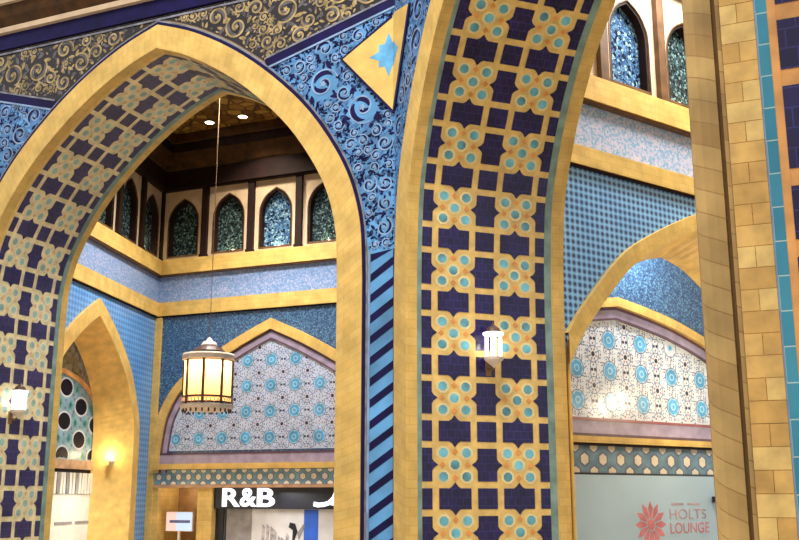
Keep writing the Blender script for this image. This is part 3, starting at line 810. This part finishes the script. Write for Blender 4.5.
for i in range(-5, 6):
    for j in range(-4, 5):
        c = (5.4+pu*i, 6.12+pz*j+(pz/2 if i % 2 else 0))
        ell(mb, FN, pgt, c, .50, .34, 'white', -.002); ell(mb, FN, pgt, c, .43, .28, 'ink2', -.004)
        for m in range(6):
            a = R(60*m)
            pdisc(mb, FN, pgt, (c[0]+.74*math.cos(a), c[1]+.62*math.sin(a)), .19, 'green', -.003, 12, 0, .06)
            a = R(60*m+30); pdisc(mb, FN, pgt, (c[0]+.62*math.cos(a), c[1]+.43*math.sin(a)), .06, 'line', -.003, 6)
M['ink2'] = plain('black_dot_glaze', (14, 16, 32), .5, .2, spec=.1)
mb.build('tiling', tp)
mb = MB(); box(mb, FN, 1.6, 8.6, 3.45, 3.75, -.1, .02, 'bronze2'); box(mb, FN, 1.6, 8.6, 3.34, 3.45, -.04, .02, 'wood'); M['bronze2'] = plain('dusky_pink_ledge', (190, 150, 116), .5)
tag(mb.build('niche_ledge'), 'dusky ledge under the black-dotted tympanum in the side niche', 'ledge')
# shop in the side niche
sh = thing('shop_display', 'white shop display with a row of hanging white strips in the gold side niche', 'shop display', FN.p(6, 0, 0))
mb = MB(); box(mb, FN, 1.9, 8.3, 0, 2.62, -.06, .02, 'shopw'); mb.build('panel', sh)
mb = MB()
for i in range(2): box(mb, FN, 5.1+1.45*i, 6.3+1.45*i, 1.66, 1.74, -.08, -.05, 'grey')
o = mb.build('handle_slots', sh); o['label'] = 'two grey horizontal slots'
for i in range(26):
    mb = MB(); u = 2.4+i*.22
    sl_ = random.uniform(-.04, .04)
    slab(mb, FN, [(u, 2.64), (u+.15, 2.64), (u+.15+sl_, 3.33), (u+sl_, 3.33)], 'grey' if random.random() < .3 else 'shopw', -.1, -.03)
    mb.build('hanging_strip', sh)
# uplight sconce on the niche splay
sp = FS.p(7.93, 3.6, .48)
sc = thing('wall_sconce', 'small glowing uplight on the gold arch beside the black-dotted tympanum', 'wall light', sp)
sconce_fr = Fr(FS.p(7.93, 0, .48), 8.3+46)
mb = MB(); c_ = sconce_fr.p(0, 3.72, -.16); lathe(mb, c_, [(0, -.12), (.06, -.1), (.11, 0), (.12, .06), (.1, .06), (0, .02)], 'metal', 12); mb.build('cup', sc)
mb = MB(); lathe(mb, c_, [(0, .03), (.07, .06), (.07, .12), (0, .16)], 'sconce', 10); mb.build('bulb', sc)
mb = MB(); box(mb, sconce_fr, -.03, .03, 3.62, 3.7, -.12, .02, 'metal'); mb.build('bracket', sc)
sconce_pos = sconce_fr.p(0, 3.98, -.22)

# back wall
bo = [(4.97, 3.6), (4.90, 4.6), (4.62, 5.75), (3.76, 6.9), (1.75, 8.12), (0, 8.93)]
BAo = Arch(5.12, bo, 60, 3.4); BAi = BAo.inner(.36); BAm = BAi.inner(.34)
mb = MB()
slab(mb, FW, [(0, 0), (.5, 0), (.5, 2.87), (2.28, 2.87), (2.28, 0), (2.86, 0), (2.86, 2.87), (10.0, 2.87), (10.0, 0), (WB_, 0), (WB_, 11.5), (0, 11.5)], 'latdark', 0, .25, 'gold')
poly(mb, FW, [(0, 11.5), (WB_, 11.5), (WB_, 17), (0, 17)], 'back', .31)
tag(mb.build('wall_back'), 'dark blue mosaic end wall of the lantern room', 'wall', kind='structure')
mb = MB(); box(mb, FW, 0, .3, 0, zsA[0]-.06, -.1, .02, 'gold'); tag(mb.build('trim_8'), 'upright gold strip in the corner of the lantern room', 'gold strip', kind='structure')
mb = MB(); box(mb, FW, .3, .52, 0, 2.87, -.06, .25, 'gold'); box(mb, FW, 2.26, 2.88, 0, 2.87, -.06, .25, 'gold'); tag(mb.build('trim_9'), 'plain gold pier between the brown recess and the shop', 'pier', kind='structure')
gold_bands(FW, 0, WB_, zsA, ('trim_10', 'trim_11'), ('lower gold band along the end wall of the lantern room', 'gold ledge under the end windows of the lantern room'), 'frieze', 'lavender mosaic frieze along the end wall behind the lantern chain')
us = [0]+[2.056*k for k in range(1, 6)]
window_bays(FW, us, 11.5, 14.4, 11.62, 13.95, 12.95, .68, ['pane', 'pane', 'paneb', 'pane', 'pane'], ['dark green pointed end window nearest the room corner', 'pointed end window with a brass glow, second from the corner', 'blue mosaic pointed end window, third from the corner', 'pointed end window tucked against the wide arch, fourth from the corner', 'pointed end window farthest from the corner'], 'lantern room end wall')
posts(FW, us, 11.5, 14.4, 'dark timber posts on the end wall', ['thick timber post standing in the corner of the lantern room', 'timber post, first from the corner on the end wall', 'timber post, second from the corner on the end wall', 'timber post, third from the corner on the end wall', 'timber post, fourth from the corner on the end wall', 'timber post at the far end of the end wall'])
ta = thing('tympanum_arch', 'shallow gold pointed arch around the blue rosette tiles behind the big lantern', 'arch', FW.p(5.12, 3.4, 0))
mb = MB(); band(mb, FW, BAo, BAi, -.14, 'gold'); reveal(mb, FW, BAo, -.14, 0, 'gold'); reveal(mb, FW, BAi, -.14, -.02, 'gold'); mb.build('archivolt', ta)
mb = MB(); band(mb, FW, BAi, BAm, -.05, 'mauve'); band(mb, FW, BAi, BAi.inner(.09), -.06, 'mauved'); band(mb, FW, BAm.inner(-.05), BAm, -.06, 'mauved'); reveal(mb, FW, BAm, -.06, 0, 'mauved')
box(mb, FW, .5, 9.75, 3.72, 4.05, -.07, .01, 'mauve'); box(mb, FW, .5, 9.75, 4.05, 4.12, -.08, .01, 'mauved'); mb.build('mauve_border', ta)
mb = MB(); pgt = [p for p in BAm.full() if p[1] > 4.12]
rosettes(mb, FW, pgt, -.012, .995, .93, 5.14, 4.62, .2, 'lav'); o = mb.build('tiling', ta); o['label'] = 'white tiling with blue rosettes'
mb = MB(); box(mb, FW, .3, 10.0, 3.52, 3.72, -.18, .01, 'gold'); tag(mb.build('trim_12'), 'gold ledge under the rosette tympanum behind the lantern', 'ledge', kind='structure')
mb = MB(); hexband(mb, FW, .3, 10.0, 2.98, 3.5, -.03, .43); box(mb, FW, .3, 10., 2.98, 3.5, -.02, 0, 'tealb'); tag(mb.build('hexagon_tile_band'), 'teal tile band with pale hexagons above the dark shop sign', 'tile band')
mb = MB(); box(mb, FW, .3, 10.0, 2.86, 2.97, -.1, .01, 'bronze2'); tag(mb.build('trim_13'), 'thin ledge between the hexagon band and the shop sign', 'ledge', kind='structure')
# brown recess
mb = MB(); box(mb, FW, .3, 2.5, 0, 3.0, 1.3, 1.4, 'brownw'); box(mb, FW, .42, .5, 0, 2.9, .25, 1.3, 'gold'); box(mb, FW, 2.28, 2.36, 0, 2.9, .25, 1.3, 'brownw'); box(mb, FW, .3, 2.5, 2.87, 2.95, .25, 1.35, 'brownw')
tag(mb.build('wall_recess'), 'brown recess beside the shop in the end wall', 'recess', kind='structure')
lb = thing('light_box_sign', 'small pink and pale blue light box in the brown recess', 'light box', FW.p(1.6, 1.3, .9))
mb = MB(); box(mb, FW, .74, 1.9, 1.3, 2.0, .22, .32, 'metal'); mb.build('casing', lb)
mb = MB(); poly(mb, FW, [(.76, 1.32), (1.2, 1.32), (1.2, 1.98), (.76, 1.98)], 'lightp', .215); mb.build('pink_half', lb)
mb = MB(); poly(mb, FW, [(1.2, 1.32), (1.88, 1.32), (1.88, 1.98), (1.2, 1.98)], 'lightb', .215); mb.build('blue_half', lb)
mb = MB(); poly(mb, FW, [(.9, 1.6), (1.8, 1.6), (1.8, 1.7), (.9, 1.7)], 'line', .21); mb.build('print_line', lb)
mb = MB(); box(mb, FW, 1.26, 1.36, 0, 1.3, .24, .3, 'metal'); mb.build('post', lb)
# shop front
fs = thing('shop_fascia', 'dark shop fascia with glowing white letters under the hexagon band', 'shop sign', FW.p(6, 2.1, 0))
mb = MB(); box(mb, FW, 2.86, 10.0, 2.12, 2.87, .06, .2, 'char'); mb.build('board', fs)
def text_mesh(txt, name, fr, u, z, d, h, k, parent, bold=.02, sx=1.0, ext=.03, width=None):
    cu = bpy.data.curves.new(name, 'FONT'); cu.body = txt; cu.size = 1; cu.extrude = ext; cu.offset = bold
    ob = bpy.data.objects.new(name+'_src', cu); COL.objects.link(ob)
    dg = bpy.context.evaluated_depsgraph_get(); me = bpy.data.meshes.new_from_object(ob.evaluated_get(dg))
    COL.objects.unlink(ob); bpy.data.objects.remove(ob)
    xs = [v.co.x for v in me.vertices]; ys = [v.co.y for v in me.vertices]
    sc_ = h/(max(ys)-min(ys)); sx = width/(max(xs)-min(xs))/sc_ if width else sx; x0, y0 = min(xs), min(ys)
    for v in me.vertices: v.co = fr.p(u+(v.co.x-x0)*sc_*sx, z+(v.co.y-y0)*sc_, d-v.co.z)
    me.materials.clear(); me.materials.append(M[k]); me.update(); me.flip_normals()
    o = bpy.data.objects.new(name, me); COL.objects.link(o); o.parent = parent; o.matrix_parent_inverse = parent.matrix_world.inverted(); return o
for ch, x, wd in (('R', 3.26, .72), ('&', 4.0, .66), ('B', 4.70, .70)):
    o = text_mesh(ch, 'letter', FW, x, 2.19, .03, .65, 'lampt', fs, .02, width=wd)
# second word, a joined script shape, mostly behind the arch
mb = MB()
cur = [(6.95, 2.30), (7.12, 2.26), (7.35, 2.28), (7.55, 2.34), (7.72, 2.5), (7.82, 2.72), (7.86, 2.8)]
stripe(mb, FW, cur, .15, 'lampt', .02); stripe(mb, FW, [(7.55, 2.34), (7.9, 2.28), (8.3, 2.28), (8.5, 2.4), (8.5, 2.6)], .13, 'lampt', .02); stripe(mb, FW, [(8.8, 2.3), (8.8, 2.8)], .13, 'lampt', .02)
mb.build('script_letters', fs)
sp_ = thing('shop_window_poster', 'pale poster with grey print and a cobalt blue edge in the shop front', 'poster', FW.p(6, 0, .3))
mb = MB(); box(mb, FW, 4.35, 9.9, 0, 2.12, .3, .36, 'poster'); mb.build('sheet', sp_)
mb = MB(); box(mb, FW, 6.45, 7.0, 0, 2.1, .28, .3, 'pblue'); mb.build('blue_strip', sp_)
mb = MB()
for i in range(7):
    z = random.uniform(.9, 1.5); u = 4.7+.17*i+random.uniform(-.05, .05)
    slab(mb, FW, [(u, .5), (u+.12, .5), (u+.16, z), (u+.05, z+.12)], 'print', .285, .3)
slab(mb, FW, [(6.0, .9), (6.2, 1.35), (6.1, 1.62), (5.9, 1.66), (5.85, 1.5), (6.02, 1.4)], 'char', .275, .3)
slab(mb, FW, [(6.25, 1.1), (6.5, 1.55), (6.42, 1.6), (6.2, 1.3)], 'grey', .27, .3)
mb.build('print', sp_)
gp = thing('shop_side_panel', 'grey shop panel with dark frame beside the gold pier', 'shop panel', FW.p(3.4, 0, .3))
mb = MB(); box(mb, FW, 3.2, 4.33, 0, 2.12, .3, .36, 'grey'); mb.build('panel', gp)
mb = MB(); box(mb, FW, 2.88, 3.2, 0, 2.12, .22, .34, 'char'); box(mb, FW, 3.24, 3.29, 0, 2.1, .27, .3, 'char'); mb.build('dark_frame', gp)

# other sides of the lantern room, ceiling, beams
a_ = FW.p(WB_, 0, 0); b_ = FA.p(.2, 0, DA)
az_ = math.degrees(math.atan2((b_-a_).x, (b_-a_).y)); FR_ = Fr(a_, az_); LR = (b_-a_).length
mb = MB(); box(mb, FR_, 0, LR, 0, 17, 0, .2, 'latdark'); tag(mb.build('wall_far'), 'far wall of the lantern room hidden behind the pier', 'wall', kind='structure')
mb = MB(); slab(mb, FA, outline(AI.inner(-.45), -13.3, .3, 17), 'back', DA-.2, DA-.02); tag(mb.build('wall_inner'), 'inner face of the wide arch wall', 'wall', kind='structure')
def beams(fr, L, base, nm, lab):
    mb = MB(); box(mb, fr, -.0, L, base, base+.8, -.2, .3, 'wood'); box(mb, fr, 0, L, base+.05, base+.2, -.26, .3, 'wood')
    bar(mb, fr, 0, L, [(-.2, base+.8), (-.28, base+.86), (-.55, base+1.4)], 'woodm')
    box(mb, fr, 0, L, base+1.4, base+1.75, -.6, .3, 'wood'); box(mb, fr, 0, L, base+1.75, base+2.1, -.75, .3, 'woodm')
    tag(mb.build(nm), lab, 'timber cornice', kind='structure')
beams(FW, WB_, 14.3, 'beam_end', 'dark stepped timber cornice over the end windows'); beams(FS, LEN, 14.3, 'beam_side', 'dark stepped timber cornice over the side windows')
def floorpoly(name, pts, z, k, lab, cat, thick=.15, kind='structure'):
    mb = MB(); mb.face([Vector((p[0], p[1], z)) for p in pts], k, [(p[0], p[1]) for p in pts]); mb.face([Vector((p[0], p[1], z+thick)) for p in pts][::-1], k)
    return tag(mb.build(name), lab, cat, kind=kind)
floorpoly('ceiling', [FS.p(0, 0, .3), FS.p(LEN, 0, .3), FW.p(0, 0, .3), FW.p(WB_, 0, .3), FA.p(.3, 0, DA)], 16.4, 'ceil', 'gilded lattice ceiling of the lantern room', 'ceiling')
for (x, y, lab) in ((-5.85, 35.15, 'square ceiling downlight straight above the chain side of the ceiling'), (-7.2, 35.75, 'ceiling downlight closer to the arch edge and room corner')):
    t = thing('ceiling_downlight', lab, 'ceiling light', (x, y, 16.38), 'ceiling downlights')
    mb = MB(); lathe(mb, (x, y, 16.36), [(.17, .03), (.2, 0), (.2, .04)], 'bronze', 16); mb.build('ring', t)
    mb = MB(); lathe(mb, (x, y, 16.36), [(0, .005), (.17, .005)], 'downl', 16); mb.build('lens', t)

# ---------------- the big lantern
LX, LY, LZ = -6.0, 31.3, 6.15
lan = thing('hanging_lantern', 'large round glowing lantern on a long chain in front of the rosette tympanum', 'lantern', (LX, LY, LZ-1.1))
c = (LX, LY, LZ); n8 = 8; RR = .76
mb = MB(); tube(mb, [(LX, LY, LZ+1.2), (LX, LY, 16.4)], .011, 'chain', 6); mb.build('chain', lan)
mb = MB(); lathe(mb, c, [(0, 1.32), (.06, 1.28), (.11, 1.2), (.2, 1.16), (.26, 1.06), (.24, 1.0)], 'lampc', 20); M['lampc'] = plain('pale_finial_metal', (226, 214, 204), .35, .06); mb.build('finial', lan)
mb = MB(); lathe(mb, c, [(.24, 1.02), (.4, .98), (.5, .86), (.46, .8), (.62, .78)], 'metald', 20); mb.build('crown', lan)
mb = MB(); lathe(mb, c, [(0, .79), (RR+.03, .77), (RR+.06, .72), (RR+.06, .58), (RR, .55), (RR, .52)], 'metal', 20); mb.build('upper_band', lan)
for j in range(n8):
    a0, a1 = 2*math.pi*(j+.08)/n8, 2*math.pi*(j+.92)/n8
    mb = MB(); P = lambda a, z, r=RR-.02: Vector((LX+r*math.cos(a), LY+r*math.sin(a), LZ+z))
    mb.face([P(a0, -.78), P(a1, -.78), P(a1, .54), P(a0, .54)], 'lglass'); mb.build('pane', lan)
    mb = MB(); am = 2*math.pi*j/n8
    tube(mb, [P(am, -.82, RR), P(am, .55, RR)], .042, 'metald' if j % 2 else 'metald', 6); mb.build('mullion', lan)
mb = MB()
for zz in (-.80, -.62): lathe(mb, c, [(RR-.02, zz), (RR+.03, zz+.02), (RR+.03, zz+.06), (RR-.02, zz+.07)], 'metald', 20)
for j in range(40):
    am = 2*math.pi*j/40; tube(mb, [P(am, -.8, RR+.01), P(am, -.6, RR+.01)], .018, 'metal', 4)
mb.build('lattice_rail', lan)
mb = MB(); lathe(mb, c, [(RR-.02, -.78), (RR+.07, -.84), (RR+.05, -.93), (RR-.12, -1.0), (0, -1.02)], 'metal', 20); mb.build('base', lan)
for j in range(24):
    am = 2*math.pi*j/24; mb = MB(); lathe(mb, P(am, -1.0, RR-.02), [(0, -.07), (.025, -.05), (.03, 0), (.02, .06)], 'metald', 6); mb.build('drop', lan)

# ---------------- wall lanterns on the jambs
def wall_lantern(fr, u, z, d, side, s, label):
    """fr: arch frame; lantern hangs off the jamb at depth d; side +1 = lies towards +u of the jamb"""
    b = fr.p(u+side*.02, z, d); c = fr.p(u+side*.34*s, z, d)
    t = thing('wall_lantern', label, 'wall light', b, 'white wall lanterns')
    mb = MB(); lathe(mb, c+Vector((0, 0, .33*s)), [(0, .3*s), (.03*s, .2*s), (.08*s, .16*s), (.16*s, .1*s), (.2*s, 0)], 'metald', 12); mb.build('cap', t)
    mb = MB(); lathe(mb, c, [(.2*s, .33*s), (.27*s, .32*s), (.27*s, .26*s), (.2*s, .25*s)], 'lampw', 12); mb.build('upper_ring', t)
    mb = MB(); lathe(mb, c, [(.2*s, -.3*s), (.26*s, -.31*s), (.24*s, -.38*s), (.1*s, -.5*s), (.03*s, -.56*s), (0, -.6*s)], 'lampc', 12); mb.build('lower_ring', t)
    mb = MB(); lathe(mb, c, [(.075*s, -.3*s), (.075*s, .26*s)], 'lampw', 12); mb.build('tube', t)
    for j in range(6):
        a = 2*math.pi*j/6+.3; mb = MB(); tube(mb, [c+Vector((.2*s*math.cos(a), .2*s*math.sin(a), -.32*s)), c+Vector((.2*s*math.cos(a), .2*s*math.sin(a), .28*s))], .035*s, 'lampw', 6); mb.build('bar', t)
    mb = MB(); tube(mb, [b+Vector((0, 0, -.55*s)), fr.p(u+side*.2*s, z-.62*s, d), c+Vector((0, 0, -.56*s))], .03*s, 'chain', 6); mb.build('bracket', t)
    mb = MB(); f2 = Fr(fr.p(u, 0, d), fr.a); box(mb, f2, -.01, side*.03, z-.75*s, z-.35*s, -.06, .06, 'chain'); mb.build('wall_plate', t)
    return c
JB = CB-BI.half[0][0]; JA = CA-AI.half[0][0]
w1 = wall_lantern(FB, JB, 5.5, 1.7, 1, .78, 'white glowing wall lantern on the broad star-tiled arch face')
w2 = wall_lantern(FA, JA, 4.95, 1.3, 1, .78, 'white glowing wall lantern low on the far jamb of the widest arch')

# ---------------- room behind the star-tiled arch
SB = FB.p(JB, 0, DB); F2 = Fr(SB - Vector((math.sin(R(53.8)), math.cos(R(53.8)), 0))*.5, 53.8)
L2 = 10.2
zsB = (9.66, 10.1, 11.22, 11.82)
UMIN = .5
no = [(5.25, 3.6), (5.06, 5.0), (4.56, 5.95), (3.88, 6.75), (2.78, 7.82), (1.72, 8.45), (.6, 8.98), (0, 9.22)]
nb2, NO2, NI2, NB2 = niche_arch(F2, 5.1, no, .36, 1.1, [(4.1, 3.8), (3.95, 5.0), (3.5, 5.85), (2.5, 6.95), (1.9, 7.5), (.85, 8.12), (0, 8.36)], 'niche_arch', 'gold pointed arch in the blue lozenge wall, left of the near brick pier')
mb = MB(); UMIN = -1e9; fl_ = [p for p in NO2.full() if p[0] > .5 and p[0] < L2]; slab(mb, F2, [(.5, fl_[0][1]-.6)]+fl_+[(L2, fl_[-1][1]), (L2, 11.8), (.5, 11.8)], 'lat', 0, .25, 'back'); poly(mb, F2, [(.5, 11.8), (L2, 11.8), (L2, 18), (.5, 18)], 'back', .31)
tag(mb.build('wall_side'), 'blue lozenge tiled wall seen through the star-tiled arch', 'wall', kind='structure')
gold_bands(F2, .5, L2, zsB, ('trim_14', 'trim_15'), ('lower gold band above the blue lozenge wall', 'gold ledge under the blue mosaic window'), 'friezew', 'whitish mosaic frieze above the blue lozenge wall')
us = [.55, 1.98, 4.06, 6.12, 8.18, 10.2]
us = [1.98, 4.06, 6.12, 8.18, 10.2]
window_bays(F2, us, 11.8, 14.9, 11.95, 14.22, 13.25, .68, ['paneb', 'pane', 'pane', 'pane'], ['bright blue mosaic pointed window above the whitish frieze', 'greenish pointed window half hidden by the near brick pier', 'pointed window hidden behind the near pier', 'farthest pointed window behind the near pier'], 'room beside the near pier')
mb = MB(); box(mb, F2, .5, 1.98, 11.8, 14.9, 0, .3, 'cream'); tag(mb.build('wall_cream'), 'cream wall strip before the blue mosaic window', 'wall', kind='structure')
posts(F2, us[:3], 11.8, 14.9, 'bronze posts beside the near pier', ['bronze post between the star-tiled arch and blue window', 'bronze post between the blue window and greenish window', 'bronze post hidden behind the near pier'])
beams(F2, L2, 14.9, 'beam_right', 'dark timber cornice over the blue mosaic window')
# deep inner wall of the niche
F3 = F2.sub(0, 3.0)
mb = MB(); box(mb, F3, -2.5, 13, 0, 10.5, .02, .2, 'latdark'); tag(mb.build('wall_deep'), 'dark blue mosaic wall deep inside the right-hand niche', 'wall', kind='structure')
do = [(6.3, 4.1), (5.8, 5.2), (5.0, 6.1), (3.9, 6.76), (2.4, 7.24), (1.1, 7.5), (0, 7.66)]
DO = Arch(5.4, do, 50, 3.9); DI = DO.inner(.24); DM = DI.inner(.34)
ta = thing('tympanum_arch', 'flat gold arch around white rosette tiles with a yellow glint, above the pale blue board', 'arch', F3.p(5.4, 3.4, 0))
mb = MB(); band(mb, F3, DO, DI, -.2, 'gold'); reveal(mb, F3, DO, -.2, .02, 'gold'); reveal(mb, F3, DI, -.2, -.02, 'gold'); mb.build('archivolt', ta)
mb = MB(); band(mb, F3, DI, DM, -.08, 'mauve'); band(mb, F3, DI, DI.inner(.08), -.09, 'mauved'); band(mb, F3, DM.inner(-.05), DM, -.09, 'mauved'); reveal(mb, F3, DM, -.09, 0, 'mauved')
box(mb, F3, -1.5, 11.7, 4.10, 4.42, -.1, .01, 'mauve'); box(mb, F3, -1.5, 11.7, 4.42, 4.48, -.12, .01, 'rust'); box(mb, F3, -1.5, 11.7, 4.02, 4.10, -.1, .01, 'mauved'); mb.build('mauve_border', ta)
mb = MB(); pgt = [p for p in DM.full() if p[1] > 4.48]
rosettes(mb, F3, pgt, -.012, 1.22, .80, 5.15, 4.92, .2); o = mb.build('tiling', ta); o['label'] = 'white tiling with blue rosettes'
mb = MB(); box(mb, F3, -1.5, 11.7, 3.86, 4.02, -.25, .01, 'gold'); box(mb, F3, -1.5, 11.7, 3.8, 3.86, -.2, .01, 'wood'); tag(mb.build('trim_16'), 'gold ledge under the tympanum above the pale blue board', 'ledge', kind='structure')
mb = MB(); hexband(mb, F3, -1.5, 11.7, 3.14, 3.80, -.03, .655, 'tealb2'); box(mb, F3, -1.5, 11.7, 3.14, 3.80, -.02, 0, 'tealb'); box(mb, F3, -1.5, 11.7, 3.09, 3.14, -.06, 0, 'ink'); tag(mb.build('hexagon_tile_band'), 'blue-grey tile band with cream hexagons above the pale blue board', 'tile band')
hb = thing('hoarding_board', 'pale blue shop hoarding with a faded red emblem and lettering', 'hoarding', F3.p(6, 0, 0))
mb = MB(); box(mb, F3, -1.5, 11.7, 0, 3.09, -.08, .0, 'hoard'); mb.build('board', hb)
mb = MB()
def emblem(mb, fr, c, r, d):
    for m in range(12):
        a = R(30*m)
        q = [(c[0]+r*.28*math.cos(a-.2), c[1]+r*.28*math.sin(a-.2)), (c[0]+r*.7*math.cos(a-.22), c[1]+r*.7*math.sin(a-.22)), (c[0]+r*math.cos(a), c[1]+r*math.sin(a)), (c[0]+r*.7*math.cos(a+.22), c[1]+r*.7*math.sin(a+.22)), (c[0]+r*.28*math.cos(a+.2), c[1]+r*.28*math.sin(a+.2))]
        mb.face([fr.p(x, z, d) for x, z in q], 'red', q)
    pdisc(mb, fr, [(c[0]-9, c[1]-9), (c[0]+9, c[1]-9), (c[0]+9, c[1]+9), (c[0]-9, c[1]+9)], c, r*.24, 'red', d, 12)
emblem(mb, F3, (6.35, 1.86), .6, -.085); mb.build('emblem', hb); mb = MB(); emblem(mb, F3, (2.7, 1.75), .5, -.085); mb.build('emblem', hb)
for tx, z, h, kk, sx in (('HOLTS', 1.98, .26, 'redg', 1.35), ('LOUNGE', 1.62, .27, 'red', 1.05)):
    text_mesh(tx, 'lettering', F3, 7.1, z, -.085, h, kk, hb, .0, sx, .004)
mb = MB(); 
for a, b in ((7.2, 7.68), (7.85, 8.35)): box(mb, F3, a, b, 2.34, 2.39, -.088, -.08, 'redg')
mb.build('small_print', hb)
cam_ = thing('security_camera', 'small dark camera on the pale blue board beside the near pier', 'camera', F3.p(9.1, 2.5, -.1))
mb = MB(); box(mb, F3, 8.86, 9.1, 2.4, 2.56, -.3, -.12, 'char'); mb.build('housing', cam_)
mb = MB(); box(mb, F3, 9.0, 9.06, 2.45, 2.5, -.14, -.08, 'char'); mb.build('mount', cam_)
# enclosing the room
mb = MB(); a_ = F2.p(L2, 0, 0); FE = Fr(a_, 158.5); box(mb, FE, 0, 14, 0, 18, 0, .2, 'back'); tag(mb.build('wall_end'), 'end wall of the room beside the near pier, out of sight', 'wall', kind='structure')
floorpoly('ceiling_right', [F2.p(.5, 0, .3), F2.p(L2, 0, .3), FE.p(14, 0, 0), FB.p(13.0, 0, DB)], 17.2, 'ceil', 'gilded ceiling of the room beside the near pier', 'ceiling')
floorpoly('ceiling_niche', [F2.p(.5, 0, .25), F2.p(L2, 0, .25), F3.p(13, 0, 0), F3.p(-2.5, 0, 0)], 10.4, 'back', 'ceiling of the deep aisle behind the right-hand niche', 'ceiling')

# floor
mb = MB(); mb.face([Vector((-30, -12, 0)), Vector((30, -12, 0)), Vector((30, 50, 0)), Vector((-30, 50, 0))], 'floor', [(-30, -12), (30, -12), (30, 50), (-30, 50)])
tag(mb.build('floor'), 'pale stone floor of the court', 'floor', kind='structure')

# ------------------------------------------------------------------ light
def light(name, typ, loc, power, col=(1, 1, 1), size=.3, rot=None, spot=None, spread=180):
    l = bpy.data.lights.new(name, typ); l.energy = power; l.color = col
    if typ == 'AREA':
        l.shape = 'DISK'; l.size = size; l.spread = R(spread)
    else: l.shadow_soft_size = size
    if spot: l.spot_size = R(spot); l.spot_blend = .6
    o = bpy.data.objects.new(name, l); o.location = loc; COL.objects.link(o)
    if rot: o.rotation_euler = rot
    o['label'] = name.replace('_', ' '); return o
WARM = (1, .86, .66); NEU = (1, .95, .88)
W = bpy.data.worlds.new('court_daylight'); SC.world = W; W.use_nodes = True
bg = W.node_tree.nodes['Background']; bg.inputs[0].default_value = (1, .97, .93, 1); bg.inputs[1].default_value = .75
light('dome_chandelier', 'AREA', (-1.5, 9, 24), 4200, NEU, 6)  # unseen area light added high over the court for brightness
light('lantern_room_downlight', 'AREA', (-5.4, 31.5, 15.9), 950, NEU, 2.5, spread=125)  # one wide light for the ceiling downlights, added away from the two fittings
light('lantern_room_downlight', 'AREA', (-5.6, 34.6, 16.2), 200, WARM, .6, spread=120)
light('side_room_downlight', 'AREA', (8.0, 21.0, 16.4), 850, NEU, 2.5, spread=150)  # added fill under the ceiling, no fitting seen in this room
light('niche_downlight', 'AREA', tuple(F3.p(6, 9.9, -1.2)), 260, NEU, 1.2)  # out-of-view fill added to brighten the tympanum and board
light('lantern_bulb', 'POINT', (LX, LY, LZ+.36), 95, (1, .78, .5), .12)
light('sconce_bulb', 'POINT', tuple(sconce_pos), 22, (1, .8, .45), .06)
light('side_room_lantern', 'POINT', tuple(F3.p(5.4, 5.25, 0)+Vector((math.sin(R(95)), math.cos(R(95)), 0))*3.2), 120, (1, .84, .55), .3)  # assumed lamp, never seen; placed where its reflection glints on the tympanum
light('niche_uplight', 'POINT', tuple(F2.p(7.4, 5.0, .6)), 70, (1, .88, .66), .2)  # added light hidden behind the pier to brighten the arch reveal
light('recess_lamp', 'POINT', tuple(FW.p(1.3, 2.75, .7)), 12, WARM, .1)  # no fitting here; point light added to lift the dark recess
light('shop_light', 'AREA', tuple(FW.p(6, 2.7, -.8)), 26, (.95, .97, 1), 1.5)  # area light added before the shop front, no fitting there
light('niche_shop_light', 'AREA', tuple(FN.p(6, 3.3, -1.7)), 45, (1, .98, .94), .8)  # unseen light added to brighten the white display and its strips
for c_ in (w1, w2): light('wall_lantern_bulb', 'POINT', tuple(c_), 14, (1, .96, .9), .1)
for fr, u, z in ((FW, 3.1, 11.8), (FW, 5.1, 11.8), (FW, 7.2, 11.8), (FS, LEN-1.03, 11.8), (F2, 5.09, 12.1)):
    light('window_uplight', 'POINT', tuple(fr.p(u, z, .1)), 6, (1, .86, .45), .03)  # unseen sill lights, assumed from the yellow glow low on the panes

# ------------------------------------------------------------------ camera and colour
cam = bpy.data.cameras.new('camera'); co = bpy.data.objects.new('camera', cam); COL.objects.link(co)
cam.sensor_width = 36; cam.lens = 1000/799*36; cam.clip_end = 300
co.location = (0, 0, ZC); co.rotation_euler = (math.pi/2+math.atan(.225), 0, 0)
SC.camera = co
SC.view_settings.view_transform = 'Standard'; SC.view_settings.look = 'None'; SC.view_settings.gamma = 1
SC.view_settings.use_curve_mapping = False; SC.view_settings.exposure = 0.3
